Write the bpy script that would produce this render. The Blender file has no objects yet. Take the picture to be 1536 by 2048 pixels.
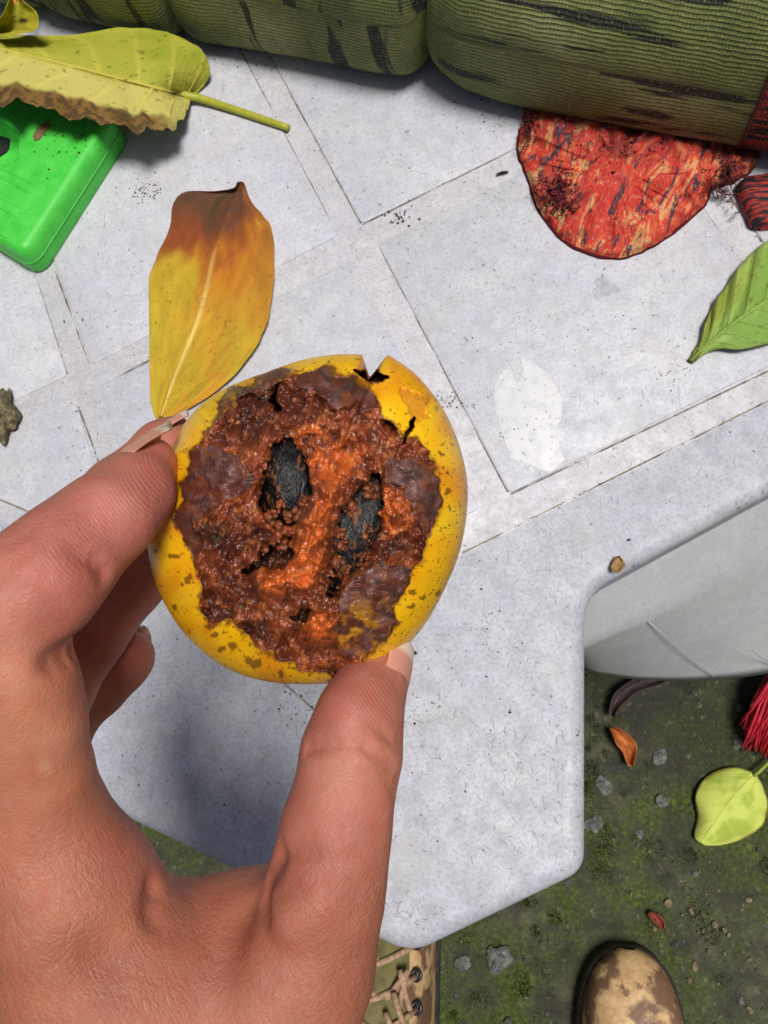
import bpy, bmesh, math, random
import numpy as np
from mathutils import Vector, Matrix, Quaternion
random.seed(7); RNG = np.random.default_rng(11)
SC = bpy.context.scene
COL = SC.collection

# ------------------------------------------------------------------ camera
FPX = 1540.0                       # focal length in photo pixels (photo 1536 x 2048)
CAMH = 0.44                        # camera above the table top (z = 0)
GZ = -0.37                         # ground level
TILT = math.radians(17.5)
LEAN = Vector((-0.42, 0.906, 0)).normalized()
FWD = Vector((0, 0, -1)) * math.cos(TILT) + LEAN * math.sin(TILT)
QCAM = Vector((0, 0, -1)).rotation_difference(FWD)
CPOS = Vector((0, 0, CAMH))
cam = bpy.data.cameras.new('camera'); camo = bpy.data.objects.new('camera', cam); COL.objects.link(camo)
camo.location = CPOS; camo.rotation_mode = 'QUATERNION'; camo.rotation_quaternion = QCAM
cam.sensor_fit = 'HORIZONTAL'; cam.sensor_width = 36; cam.lens = 36 * FPX / 1536
cam.clip_start = 0.01; cam.clip_end = 300
cam.dof.use_dof = True; cam.dof.focus_distance = 0.215
cam.dof.aperture_fstop = (cam.lens / 1000) / 0.00042
SC.camera = camo
SC.cycles.max_bounces = 6; SC.cycles.diffuse_bounces = 3; SC.cycles.glossy_bounces = 2

# ------------------------------------------------------------------ light
SUN_EL, SUN_AZ = 76.0, 112.0        # azimuth: degrees from +Y towards +X (where the light comes from)
w = bpy.data.worlds.new('World'); SC.world = w; w.use_nodes = True
nt = w.node_tree
sky = nt.nodes.new('ShaderNodeTexSky'); sky.sky_type = 'NISHITA'; sky.sun_disc = False
sky.sun_elevation = math.radians(SUN_EL); sky.sun_rotation = math.radians(SUN_AZ)
sky.dust_density = 4.0; sky.air_density = 1.0; sky.ozone_density = 0.6
bg = nt.nodes['Background']; bg.inputs[1].default_value = 0.05
nt.links.new(sky.outputs[0], bg.inputs[0])
sl = bpy.data.lights.new('sun', 'SUN'); sl.energy = 4.2; sl.angle = math.radians(17); sl.color = (1.0, 0.965, 0.92)
so = bpy.data.objects.new('sun', sl); COL.objects.link(so)
az, el = math.radians(SUN_AZ), math.radians(SUN_EL)
sdir = Vector((math.sin(az) * math.cos(el), math.cos(az) * math.cos(el), math.sin(el)))
so.rotation_mode = 'QUATERNION'; so.rotation_quaternion = sdir.to_track_quat('Z', 'Y')
vs = SC.view_settings
vs.view_transform = 'Standard'; vs.look = 'None'; vs.exposure = -0.28; vs.gamma = 1; vs.use_curve_mapping = False

# ------------------------------------------------------------------ helpers
RM = np.array(QCAM.to_matrix()); C0 = np.array(CPOS)
def P(px, py, z=0.0):
    """point of the horizontal plane at height z seen at a photo pixel"""
    d = RM @ np.array([(px - 768) / FPX, -(py - 1024) / FPX, -1.0])
    return C0 + d * ((z - CAMH) / d[2])
def Q(px, py, dep):
    """point(s) at a given depth in front of the camera"""
    px, py, dep = np.broadcast_arrays(np.asarray(px, float), np.asarray(py, float), np.asarray(dep, float))
    c = np.stack([(px - 768) / FPX * dep, -(py - 1024) / FPX * dep, -dep], -1)
    return c @ RM.T + C0
def cam2w(c): return c @ RM.T + C0
def lin(r, g, b, k=1.0):
    f = lambda v: ((v / 255 + 0.055) / 1.055) ** 2.4 if v > 10 else v / 255 / 12.92
    return (f(r) * k, f(g) * k, f(b) * k, 1.0)
def L3(r, g, b, k=1.0): return np.array(lin(r, g, b, k)[:3])

def vnoise(p, seed=0):
    p = np.asarray(p, float); i = np.floor(p).astype(np.int64); f = p - i; f = f * f * (3 - 2 * f)
    def h(a, b, c):
        n = (a * 374761393 + b * 668265263 + c * 2147483647 + seed * 144665) & 0xffffffff
        n = ((n ^ (n >> 13)) * 1274126177) & 0xffffffff
        n = ((n ^ (n >> 15)) * 2246822519) & 0xffffffff
        return ((n ^ (n >> 16)) & 0xffffff) / float(0xffffff)
    x, y, z = i[..., 0], i[..., 1], i[..., 2]; u, v, q = f[..., 0], f[..., 1], f[..., 2]
    r = 0
    for dx in (0, 1):
        for dy in (0, 1):
            for dz in (0, 1):
                r = r + h(x + dx, y + dy, z + dz) * (u if dx else 1 - u) * (v if dy else 1 - v) * (q if dz else 1 - q)
    return r
def fbm(p, oct=4, seed=0, gain=0.5):
    a, s, t, p = 1.0, 0.0, 0.0, np.asarray(p, float)
    for o in range(oct):
        s = s + a * vnoise(p, seed + o * 17); t += a; a *= gain; p = p * 2.03 + 3.1
    return s / t
def sstep(a, b, x):
    t = np.clip((x - a) / (b - a), 0, 1); return t * t * (3 - 2 * t)
def mix(a, b, t):
    t = np.asarray(t)[..., None]; return a * (1 - t) + b * t

def mesh_obj(name, verts, faces, mat, parent=None, smooth=True, attrs=None, uv=None):
    me = bpy.data.meshes.new(name)
    verts = np.asarray(verts, float)
    if isinstance(faces, np.ndarray):
        n, k = faces.shape
        me.vertices.add(len(verts)); me.vertices.foreach_set('co', verts.ravel())
        me.loops.add(n * k); me.loops.foreach_set('vertex_index', faces.astype(np.int32).ravel())
        me.polygons.add(n)
        me.polygons.foreach_set('loop_start', np.arange(0, n * k, k, dtype=np.int32))
        me.update(calc_edges=True); me.validate()
    else:
        me.from_pydata([tuple(v) for v in verts], [], [tuple(f) for f in faces]); me.update()
    if smooth: me.polygons.foreach_set('use_smooth', [True] * len(me.polygons))
    for k, v in (attrs or {}).items():
        v = np.asarray(v, float)
        if v.ndim == 2:
            a = me.attributes.new(k, 'FLOAT_COLOR', 'POINT')
            c = np.ones((len(v), 4)); c[:, :3] = v[:, :3]; a.data.foreach_set('color', c.ravel())
        else:
            a = me.attributes.new(k, 'FLOAT', 'POINT'); a.data.foreach_set('value', v)
    if uv is not None:
        l = me.uv_layers.new(name='UVMap'); vi = np.zeros(len(me.loops), np.int32); me.loops.foreach_get('vertex_index', vi)
        l.data.foreach_set('uv', np.asarray(uv, float)[vi].ravel())
    o = bpy.data.objects.new(name, me); COL.objects.link(o)
    if mat: me.materials.append(mat)
    if parent: o.parent = parent
    return o
def tag(o, label=None, cat=None, group=None, kind=None):
    if label: o['label'] = label
    if cat: o['category'] = cat
    if group: o['group'] = group
    if kind: o['kind'] = kind
    return o
def empty(name, loc=(0, 0, 0)):
    o = bpy.data.objects.new(name, None); COL.objects.link(o); o.location = tuple(loc); o.empty_display_size = 0.02
    return o
def adopt(o, parent):
    """parent keeping world placement (parents are only translated)"""
    o.parent = parent; o.matrix_parent_inverse = Matrix.Translation(-Vector(parent.location)); return o
def grid_faces(nu, nv, wrap_v=False):
    i = np.arange(nu - 1)[:, None]; j = np.arange(nv if wrap_v else nv - 1)[None, :]; j2 = (j + 1) % nv
    return np.stack([i * nv + j, (i + 1) * nv + j, (i + 1) * nv + j2, i * nv + j2], -1).reshape(-1, 4)
def tube(pts, rad, n=8, caps=True):
    pts = np.asarray(pts, float); m = len(pts); rad = np.broadcast_to(rad, (m,))
    t = np.gradient(pts, axis=0); t /= np.linalg.norm(t, axis=1)[:, None] + 1e-12
    up = np.array([0, 0, 1.0]) if abs(t[0, 2]) < 0.9 else np.array([1.0, 0, 0])
    a = np.arange(n) * 2 * math.pi / n; V = []
    u = np.cross(t[0], up); u /= np.linalg.norm(u)
    for k in range(m):
        u = u - t[k] * (u @ t[k]); u /= np.linalg.norm(u) + 1e-12; v = np.cross(t[k], u)
        V.append(pts[k] + rad[k] * (np.cos(a)[:, None] * u + np.sin(a)[:, None] * v))
    V = np.concatenate(V); F = [tuple(f) for f in grid_faces(m, n, True)]
    if caps: F += [tuple(range(n)), tuple(range((m - 1) * n, m * n))[::-1]]
    return V, F
class MB:
    def __init__(s): s.v = []; s.f = []; s.n = 0
    def add(s, V, F):
        s.v.append(np.asarray(V, float)); s.f += [tuple(int(i) + s.n for i in f) for f in F]; s.n += len(V)
    def build(s, name, mat, parent=None, **k): return mesh_obj(name, np.concatenate(s.v), s.f, mat, parent, **k)
def catmull(pts, n):
    pts = np.asarray(pts, float); m = len(pts); t = np.linspace(0, m - 1, n); i = np.clip(t.astype(int), 0, m - 2); f = (t - i)[:, None]
    g = lambda k: pts[np.clip(k, 0, m - 1)]
    p0, p1, p2, p3 = g(i - 1), g(i), g(i + 1), g(i + 2)
    p0 = np.where((i == 0)[:, None], 2 * p1 - p2, p0); p3 = np.where((i >= m - 2)[:, None], 2 * p2 - p1, p3)
    return 0.5 * (2 * p1 + (p2 - p0) * f + (2 * p0 - 5 * p1 + 4 * p2 - p3) * f ** 2 + (3 * p1 - p0 - 3 * p2 + p3) * f ** 3)
def round_poly(pts, r, n=6):
    """round the corners of a polygon (2-D points); r may be a list"""
    pts = np.asarray(pts, float)[:, :2]; out = []; m = len(pts); r = np.broadcast_to(r, (m,))
    for k in range(m):
        p, a, b = pts[k], pts[k - 1], pts[(k + 1) % m]
        u = (a - p) / np.linalg.norm(a - p); v = (b - p) / np.linalg.norm(b - p)
        ang = math.acos(np.clip(u @ v, -1, 1)); d = min(r[k] / math.tan(ang / 2), 0.45 * np.linalg.norm(a - p), 0.45 * np.linalg.norm(b - p))
        s, e = p + u * d, p + v * d
        for q in np.linspace(0, 1, n): out.append((1 - q) ** 2 * s + 2 * q * (1 - q) * p + q * q * e)
    return np.array(out)
def poly_area(p): return 0.5 * np.sum(p[:, 0] * np.roll(p[:, 1], -1) - np.roll(p[:, 0], -1) * p[:, 1])
def inset(p, d):
    """offset a dense counter-clockwise outline inwards"""
    t = np.roll(p, -1, 0) - np.roll(p, 1, 0); t /= np.linalg.norm(t, axis=1)[:, None] + 1e-12
    return p + np.stack([-t[:, 1], t[:, 0]], -1) * d
def plate(outline, rings):
    """stack of (inset, z) rings over a ccw outline; last ring closed as a face"""
    V = []; n = len(outline)
    for d, z in rings: V.append(np.column_stack([inset(outline, d), np.full(n, z)]))
    V = np.concatenate(V); F = []
    for k in range(len(rings) - 1):
        for j in range(n):
            j2 = (j + 1) % n; F.append((k * n + j, k * n + j2, (k + 1) * n + j2, (k + 1) * n + j))
    F.append(tuple((len(rings) - 1) * n + j for j in range(n)))
    return V, F
def ccw(p): return p if poly_area(p) > 0 else p[::-1]

# ------------------------------------------------------------------ materials
class M:
    def __init__(s, name, rough=0.5, col=(0.5, 0.5, 0.5, 1), spec=0.5):
        s.m = bpy.data.materials.new(name); s.m.use_nodes = True; s.t = s.m.node_tree
        s.b = s.t.nodes['Principled BSDF']; s.b.inputs['Roughness'].default_value = rough
        s.b.inputs['Base Color'].default_value = col; s.b.inputs['Specular IOR Level'].default_value = spec
    def n(s, t, **k):
        nd = s.t.nodes.new(t)
        for a, v in k.items():
            if a[0] == '_': nd.inputs[a[1:]].default_value = v
            else: setattr(nd, a, v)
        return nd
    def l(s, a, b): s.t.links.new(a, b)
    def coord(s, kind='Object', scale=(1, 1, 1), rot=(0, 0, 0)):
        c = s.n('ShaderNodeTexCoord'); mp = s.n('ShaderNodeMapping'); mp.inputs['Scale'].default_value = scale
        mp.inputs['Rotation'].default_value = rot; s.l(c.outputs[kind], mp.inputs[0]); return mp.outputs[0]
    def noise(s, vec, scale, detail=4, rough=0.55, dist=0):
        nd = s.n('ShaderNodeTexNoise'); nd.inputs['Scale'].default_value = scale; nd.inputs['Detail'].default_value = detail
        nd.inputs['Roughness'].default_value = rough; nd.inputs['Distortion'].default_value = dist
        s.l(vec, nd.inputs['Vector']); return nd.outputs['Fac']
    def voro(s, vec, scale, feature='F1'):
        nd = s.n('ShaderNodeTexVoronoi'); nd.feature = feature; nd.inputs['Scale'].default_value = scale
        s.l(vec, nd.inputs['Vector']); return nd.outputs['Distance']
    def ramp(s, fac, stops, interp='LINEAR'):
        nd = s.n('ShaderNodeValToRGB'); cr = nd.color_ramp; cr.interpolation = interp
        while len(cr.elements) < len(stops): cr.elements.new(0.5)
        for e, (p, c) in zip(cr.elements, stops): e.position = p; e.color = c if len(c) == 4 else (*c, 1)
        s.l(fac, nd.inputs[0]); return nd.outputs[0]
    def fr(s, fac, a, b, lo=0.0, hi=1.0):
        nd = s.n('ShaderNodeMapRange'); nd.inputs['From Min'].default_value = a; nd.inputs['From Max'].default_value = b
        nd.inputs['To Min'].default_value = lo; nd.inputs['To Max'].default_value = hi; s.l(fac, nd.inputs[0]); return nd.outputs[0]
    def mixc(s, fac, a, b, mode='MIX'):
        nd = s.n('ShaderNodeMix'); nd.data_type = 'RGBA'; nd.blend_type = mode
        for sock, v in ((nd.inputs['Factor'], fac), (nd.inputs[6], a), (nd.inputs[7], b)):
            if hasattr(v, 'is_linked'): s.l(v, sock)
            else: sock.default_value = v
        return nd.outputs[2]
    def math(s, op, a, b=None):
        nd = s.n('ShaderNodeMath'); nd.operation = op
        for k, v in enumerate((a, b)):
            if v is None: continue
            if hasattr(v, 'is_linked'): s.l(v, nd.inputs[k])
            else: nd.inputs[k].default_value = v
        return nd.outputs[0]
    def attr(s, name, out='Color'):
        nd = s.n('ShaderNodeAttribute'); nd.attribute_name = name; return nd.outputs[out]
    def col(s, v): s.l(v, s.b.inputs['Base Color'])
    def rough(s, v): s.l(v, s.b.inputs['Roughness'])
    def bump(s, h, strength=0.4, dist=0.001, prev=None):
        nd = s.n('ShaderNodeBump'); nd.inputs['Strength'].default_value = strength; nd.inputs['Distance'].default_value = dist
        s.l(h, nd.inputs['Height'])
        if prev is not None: s.l(prev, nd.inputs['Normal'])
        s.l(nd.outputs[0], s.b.inputs['Normal']); return nd.outputs[0]
    def sss(s, wgt, rad, scale):
        s.b.inputs['Subsurface Weight'].default_value = wgt; s.b.inputs['Subsurface Radius'].default_value = rad
        s.b.inputs['Subsurface Scale'].default_value = scale

def plastic_table(name, base, dirt=1.0):
    m = M(name, 0.5); v = m.coord('Object')
    big = m.noise(v, 14, 5, 0.6); mid = m.noise(v, 70, 5, 0.65); fine = m.noise(v, 520, 3, 0.7)
    c1 = m.ramp(big, [(0.3, (base[0] * 0.90, base[1] * 0.90, base[2] * 0.985)), (0.55, base), (0.75, (base[0] * 1.06, base[1] * 1.05, base[2] * 0.98))])
    lav = m.noise(m.coord('Object', (1, 1, 1), (0, 0, 1.1)), 38, 5, 0.7)
    c1 = m.mixc(m.fr(lav, 0.45, 0.75, 0, 0.6 * dirt), c1, (base[0] * 0.80, base[1] * 0.83, base[2] * 0.98, 1))
    c2 = m.mixc(m.fr(mid, 0.40, 0.70, 0, 0.62 * dirt), c1, (base[0] * 0.72, base[1] * 0.71, base[2] * 0.71, 1))
    c3 = m.mixc(m.fr(fine, 0.46, 0.72, 0, 0.6 * dirt), c2, (base[0] * 0.55, base[1] * 0.54, base[2] * 0.55, 1))
    chalk = m.noise(m.coord('Object', (1, 1, 1), (0, 0, 2.7)), 130, 5, 0.75)
    c3 = m.mixc(m.fr(chalk, 0.52, 0.72, 0, 0.55), c3, (base[0] * 1.14, base[1] * 1.14, base[2] * 1.13, 1))
    # fine scuffs in two directions
    for k, (rot, sc) in enumerate((((0, 0, 0.9), (420, 40, 100)), ((0, 0, -0.5), (60, 700, 100)), ((0, 0, 2.0), (520, 60, 100)), ((0, 0, 0.35), (600, 90, 100)))):
        vv = m.coord('Object', sc, rot); s1 = m.noise(vv, 1.0, 2, 0.5)
        zone = m.noise(m.coord('Object', (1, 1, 1), (0, 0, k)), 24 + 9 * k, 3)
        f = m.math('MULTIPLY', m.fr(s1, 0.66, 0.74, 0, 1), m.fr(zone, 0.50, 0.66, 0, 0.6 * dirt))
        c3 = m.mixc(f, c3, (base[0] * 0.36, base[1] * 0.36, base[2] * 0.37, 1) if k != 1 else (base[0] * 1.16, base[1] * 1.16, base[2] * 1.14, 1))
    speck = m.noise(v, 330, 2, 0.5); sz = m.noise(v, 33, 3)
    f = m.math('MULTIPLY', m.fr(speck, 0.66, 0.73), m.fr(sz, 0.36, 0.64, 0.0, 0.85 * dirt))
    c4 = m.mixc(f, c3, (0.09, 0.08, 0.065, 1))
    tan = m.noise(m.coord('Object', (1, 1, 1), (0, 0, 2)), 19, 4)
    c4 = m.mixc(m.fr(tan, 0.56, 0.76, 0, 0.35 * dirt), c4, (base[0] * 0.82, base[1] * 0.78, base[2] * 0.66, 1))
    m.col(c4); m.rough(m.fr(mid, 0.3, 0.7, 0.42, 0.62))
    m.bump(fine, 0.25, 0.0004); return m.m

MATS = {}
MATS['table'] = plastic_table('weathered_plastic', (0.50, 0.51, 0.55), 1.35)  # real wear, plus shade over the near corner put into a darker, dirtier base
MATS['panel'] = plastic_table('weathered_plastic_panel', (0.575, 0.58, 0.615), 0.95)
MATS['channel'] = plastic_table('weathered_plastic_channel', (0.56, 0.557, 0.575), 1.1)
MATS['leg'] = plastic_table('plastic_leg', (0.46, 0.48, 0.47), 0.5)

# ------------------------------------------------------------------ ground
def make_ground():
    m = M('mossy_concrete', 0.85); v = m.coord('Object')
    a = m.noise(v, 9, 6, 0.62); b = m.noise(v, 45, 6, 0.7); c = m.noise(v, 260, 3, 0.7)
    cc = m.ramp(b, [(0.25, lin(36, 37, 28)), (0.5, lin(66, 66, 52)), (0.72, lin(110, 106, 86)), (0.85, lin(142, 136, 112))])
    mossc = m.ramp(c, [(0.3, lin(34, 44, 10)), (0.55, lin(66, 82, 20)), (0.8, lin(112, 130, 40))])
    f = m.fr(m.math('ADD', a, m.math('MULTIPLY', b, 0.5)), 0.66, 0.86)
    c1 = m.mixc(f, cc, mossc)
    d = m.noise(m.coord('Object', (1, 1, 1), (0.3, 0.5, 1)), 5, 4)
    c1 = m.mixc(m.fr(d, 0.46, 0.7, 0, 0.65), c1, lin(34, 34, 27))
    sp = m.noise(m.coord('Object', (1, 1, 1), (0.7, 0.1, 2)), 150, 4, 0.7); c1 = m.mixc(m.fr(sp, 0.60, 0.72, 0, 0.7), c1, lin(128, 122, 100))
    m.col(c1); m.bump(m.math('ADD', b, m.math('MULTIPLY', c, 0.5)), 0.9, 0.006)
    # a fine relief patch in the middle of one large sheet
    n = 150; e = 0.75
    xs = np.linspace(-1, 1, n); xs = np.sign(xs) * (np.abs(xs) * e + np.maximum(0, np.abs(xs) - 0.93) ** 2 * 12000)
    X, Y = np.meshgrid(xs, xs, indexing='ij'); p = np.stack([X, Y, 0 * X], -1)
    Z = (fbm(p * 30, 4, 5) - 0.5) * 0.007 * (np.maximum(abs(X), abs(Y)) < 0.72)
    V = np.stack([X, Y, GZ + Z], -1).reshape(-1, 3)
    o = mesh_obj('ground', V, grid_faces(n, n), m.m); tag(o, kind='structure')
    o['label'] = 'dark mossy concrete ground under the table'
make_ground()

def scatter_stones():
    cols = [((116, 116, 108), 90), ((96, 94, 82), 240), ((136, 122, 90), 130), ((76, 76, 70), 220)]
    for (c, cnt) in cols:
        m = M('stone_grit', 0.8); b = m.noise(m.coord('Object'), 300, 3)
        m.col(m.ramp(b, [(0.3, lin(*[x * 0.6 for x in c])), (0.7, lin(*c))]))
        mb = MB()
        for k in range(cnt):
            if c[0] == 136 and random.random() < 0.75:
                px, py = random.gauss(1440, 110), random.gauss(1850, 110)
            else: px, py = random.uniform(200, 1650), random.uniform(1330, 2150)
            p = P(px, py, GZ); r = 0.0006 + 0.0038 * random.random() ** 4
            bm = bmesh.new(); bmesh.ops.create_icosphere(bm, subdivisions=1, radius=r)
            s = (random.uniform(.7, 1.4), random.uniform(.7, 1.2), random.uniform(.4, .7)); a = random.uniform(0, 6.3)
            V = np.array([v.co[:] for v in bm.verts]) * s + RNG.normal(0, r * 0.14, (len(bm.verts), 3))
            R = np.array(Matrix.Rotation(a, 3, 'Z')); V = V @ R.T + p + (0, 0, 0.001)
            mb.add(V, [[v.index for v in f.verts] for f in bm.faces]); bm.free()
        o = mb.build('gravel', m.m, smooth=False)
        tag(o, 'loose %s grit and small stones on the mossy ground' % {116: 'pale grey', 96: 'dull grey', 136: 'tan', 76: 'dark grey'}[c[0]], 'gravel', kind='stuff')
    # the few larger stones
    m = M('stone', 0.75); b = m.noise(m.coord('Object'), 200, 5)
    m.col(m.ramp(b, [(0.3, lin(48, 50, 46)), (0.5, lin(84, 86, 82)), (0.75, lin(128, 128, 124))])); m.bump(b, 0.5, 0.002)
    spots = [(998, 1920, 22, 'grey angular stone on moss between the two boots'), (1318, 1513, 15, 'grey stone right of the orange dry leaf'),
             (1185, 1648, 17, 'grey stone touching the right edge of the table corner'), (1205, 1570, 15, 'grey stone below the orange dry leaf, close to the table edge'),
             (1325, 1600, 12, 'pale stone left of the yellow green leaf on the ground'), (1475, 1490, 10, 'small round pale stone at the red bristle tips'),
             (1278, 1667, 8, 'small white stone below left of the yellow green ground leaf'), (925, 1925, 14, 'pale stone just below the table corner beside the lace-up boot')]
    for (x, y, r, lab) in spots:
        p = P(x, y, GZ); rr = r / FPX * 0.8
        bm = bmesh.new(); bmesh.ops.create_icosphere(bm, subdivisions=3, radius=rr)
        V = np.array([v.co[:] for v in bm.verts]); nn = V / rr
        V = V * (0.55 + 0.8 * vnoise(nn * 1.6 + x, 3))[:, None] * (1.1, 0.95, 0.45)
        o = mesh_obj('stone', V, [[v.index for v in f.verts] for f in bm.faces], m.m, smooth=False); bm.free()
        o.location = tuple(p + (0, 0, rr * 0.2)); o.rotation_euler.z = random.uniform(0, 6)
        tag(o, lab, 'stone', 'stones lying on the mossy ground')
    # moss tufts: short upright blades in cushions
    m = M('moss', 0.8); b = m.noise(m.coord('Object'), 60, 4)
    m.col(m.ramp(b, [(0.3, lin(52, 68, 14)), (0.55, lin(92, 116, 26)), (0.75, lin(138, 158, 52))]))
    V, F = [], []
    n = 0
    for k in range(170):
        px, py = random.uniform(250, 1620), random.uniform(1340, 2120)
        if random.random() < 0.35: px, py = random.gauss(1180, 40), random.uniform(1380, 1760)
        c = P(px, py, GZ); cr = random.uniform(0.003, 0.013)
        for j in range(int(40 + cr * 7000)):
            a = random.uniform(0, 6.283); r = cr * math.sqrt(random.random()); b0 = c + np.array([math.cos(a) * r, math.sin(a) * r, -0.001])
            h = random.uniform(0.001, 0.0032) + 0.002 * (1 - r / cr); d = random.uniform(0, 6.283); ww = 0.0006
            t = np.array([math.cos(d), math.sin(d), 0]); tip = b0 + (0, 0, h + 0.001) + RNG.normal(0, 0.0009, 3)
            V += [b0 - t * ww, b0 + t * ww, tip]; F.append((n, n + 1, n + 2)); n += 3
    o = mesh_obj('moss', V, F, m.m); tag(o, 'green moss cushions growing on the dark ground', 'moss', kind='stuff')
scatter_stones()

# ------------------------------------------------------------------ table
ZP = 0.0009                                        # raised panels
def W2(pts, z=0): return np.array([P(x, y, z)[:2] for x, y in pts])
def make_table():
    base = P(900, 1300, GZ)
    t = empty('plastic_table', base)
    tag(t, 'weathered white plastic garden table with square relief panels', 'table')
    px = [(-420, 1318), (820, 1915), (1172, 1745), (1172, 1186), (1900, 790), (2300, 300), (1500, -900), (-300, -900), (-900, 300)]
    rr = [0.03, 0.028, 0.016, 0.03, 0.05, 0.05, 0.05, 0.05, 0.05]
    wp = W2(px); out = round_poly(wp, rr, 14); 
    # densify straight runs
    d = []
    for k in range(len(out)):
        a, b = out[k], out[(k + 1) % len(out)]; m = max(1, int(np.linalg.norm(b - a) / 0.012))
        for q in range(m): d.append(a + (b - a) * q / m)
    out = ccw(np.array(d))
    R = 0.009; rings = [(0.002, -0.030), (0.0, -0.029), (0.0, -R)]
    for k in range(1, 9):
        a = k / 8 * math.pi / 2; rings.append((R * (1 - math.cos(a)), -R + R * math.sin(a)))
    rings.append((0.0115, 0.0002))
    V, F = plate(out, rings)
    # underside
    n = len(out); F.append(tuple(range(n))[::-1])
    o = mesh_obj('tabletop', V, F, MATS['table']); adopt(o, t); o.modifiers.new('n', 'WEIGHTED_NORMAL')
    def panel(name, pts, z0, z1, r, mat, bev=0.0007):
        q = round_poly(W2(pts, z1), r, 6); dd = []
        for k in range(len(q)):
            a, b = q[k], q[(k + 1) % len(q)]; m = max(1, int(np.linalg.norm(b - a) / 0.02))
            for s in range(m): dd.append(a + (b - a) * s / m)
        q = ccw(np.array(dd))
        V, F = plate(q, [(0, z0 - 0.001), (0, z1 - bev), (bev * 0.3, z1 - bev * 0.3), (bev, z1)])
        o = mesh_obj(name, V, F, mat); adopt(o, t); return o
    # field carrying the relief, outlined by the fine outer line
    field = [(-560, 775), (548, 1300), (1880, 636), (1300, -800), (-400, -800)]
    panel('field', field, 0.0003, 0.0007, 0.01, MATS['channel'], 0.0004)
    P1 = [(321, -200), (676, 470), (183, 730), (-150, -200)]
    P2 = [(372, -200), (723, 447), (1240, 193), (960, -200)]
    P3 = [(755, 487), (1275, 230), (1608, 698), (1018, 987)]
    P4 = [(705, 518), (960, 1016), (534, 1228), (312, 1130), (200, 772)]
    P6 = [(-170, -200), (135, 751), (-260, 935)]
    P7 = [(152, 803), (237, 1099), (-140, 938)]
    P8 = [(1350, 236), (1650, 655), (2000, 480), (1700, 60)]
    for q in (P1, P2, P3, P4, P6, P7, P8): panel('panel', q, 0.0007, 0.0007 + ZP, 0.004, MATS['panel'])
    # leg: a wide moulded panel flaring out under the edge, with an arched lower rim
    top = [(1140, 1250), (1172, 1200), (1230, 1150), (1330, 1095), (1436, 1036), (1560, 968), (1760, 850)]
    m1 = [(1130, 1310), (1172, 1292), (1235, 1262), (1310, 1228), (1420, 1170), (1560, 1096), (1800, 970)]
    bot = [(1125, 1290), (1172, 1337), (1232, 1353), (1310, 1361), (1420, 1360), (1536, 1347), (1760, 1300)]
    rows = []
    nn = 40
    for pts, z in ((top, -0.024), (m1, -0.055), (bot, -0.15)):
        rows.append(catmull([P(x, y, z) for x, y in pts], nn))
    r0, r1, r2 = rows; rs = []
    inner = np.array([LEAN[0], LEAN[1], 0]) * 0.004
    for s in np.linspace(0, 1, 6)[:-1]: rs.append(r0 + (r1 - r0) * s)
    for s in np.linspace(0, 1, 14): rs.append(r1 + (r2 - r1) * s)
    rs += [r2 + inner + (0, 0, -0.001), r1 + inner * 2, r0 + inner * 2]
    V = np.concatenate(rs)
    o = mesh_obj('leg', V, grid_faces(len(rs), nn), MATS['leg']); adopt(o, t)
    # thin white mould ribs on the leg face
    mb = MB()
    for (a, b) in (((1298, 1243), (1428, 1354)), ((1490, 1290), (1545, 1330))):
        pa, pb = P(a[0], a[1], -0.058), P(b[0], b[1], -0.145)
        V2, F2 = tube([pa + (pb - pa) * s + np.array([0, -0.0005, 0.0003]) for s in np.linspace(0, 1, 5)], 0.00035, 6); mb.add(V2, F2)
    adopt(mb.build('mould_seam', MATS['leg']), o)
    # remaining legs, standing on the ground out of view
    for (x, y) in ((1800, 640), (-300, 900), (200, -650), (1500, -600)):
        p = P(x, y, -0.028); mb = MB()
        ang = np.linspace(-0.9, 0.9, 9) + math.atan2(p[1] - base[1], p[0] - base[0])
        ra = np.stack([np.cos(ang) * 0.05, np.sin(ang) * 0.05, 0 * ang], -1); rb = ra * 0.55
        lo = np.array([(p[0] - base[0]) * 0.06, (p[1] - base[1]) * 0.06, 0])
        A = p + ra - lo; B = np.array([p[0], p[1], GZ]) + rb
        k = 0.8
        V = np.concatenate([A, B, B * 1 - rb * 0.12, A - ra * 0.1]); adopt(mesh_obj('leg', V, grid_faces(4, 9), MATS['leg']), t)
    # pale leaf-shaped print left on the surface, and a round grey stain
    pr = [(1000, 742), (1018, 737), (1026, 752), (1029, 765), (1036, 763), (1046, 742), (1039, 713), (1050, 716), (1065, 725), (1095, 745), (1108, 765), (1118, 783), (1125, 810),
          (1121, 840), (1113, 852), (1117, 862), (1131, 864), (1122, 880), (1119, 895), (1130, 918), (1118, 930), (1105, 943), (1085, 940), (1062, 930), (1045, 924), (1020, 917), (1008, 880), (1000, 850), (991, 825), (986, 800), (990, 770)]
    m = M('pale_print', 0.5); v = m.coord('Object'); b = m.noise(v, 160, 4)
    k = m.noise(v, 420, 2); c = m.ramp(b, [(0.3, (0.57, 0.58, 0.60, 1)), (0.45, (0.65, 0.66, 0.68, 1)), (0.62, (0.70, 0.705, 0.71, 1)), (0.8, (0.58, 0.58, 0.56, 1))])
    m.col(m.mixc(m.fr(k, 0.66, 0.72, 0, 0.7), c, (0.2, 0.19, 0.16, 1)))
    q = ccw(round_poly(W2(pr, 0.0018), 0.0008, 4)); V, F = plate(q, [(0, 0.0012), (0, 0.00172), (0.0003, 0.00182)])
    o = mesh_obj('stain', V, F, m.m); adopt(o, t); o['label'] = 'pale leaf-shaped print on the table top'
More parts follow.
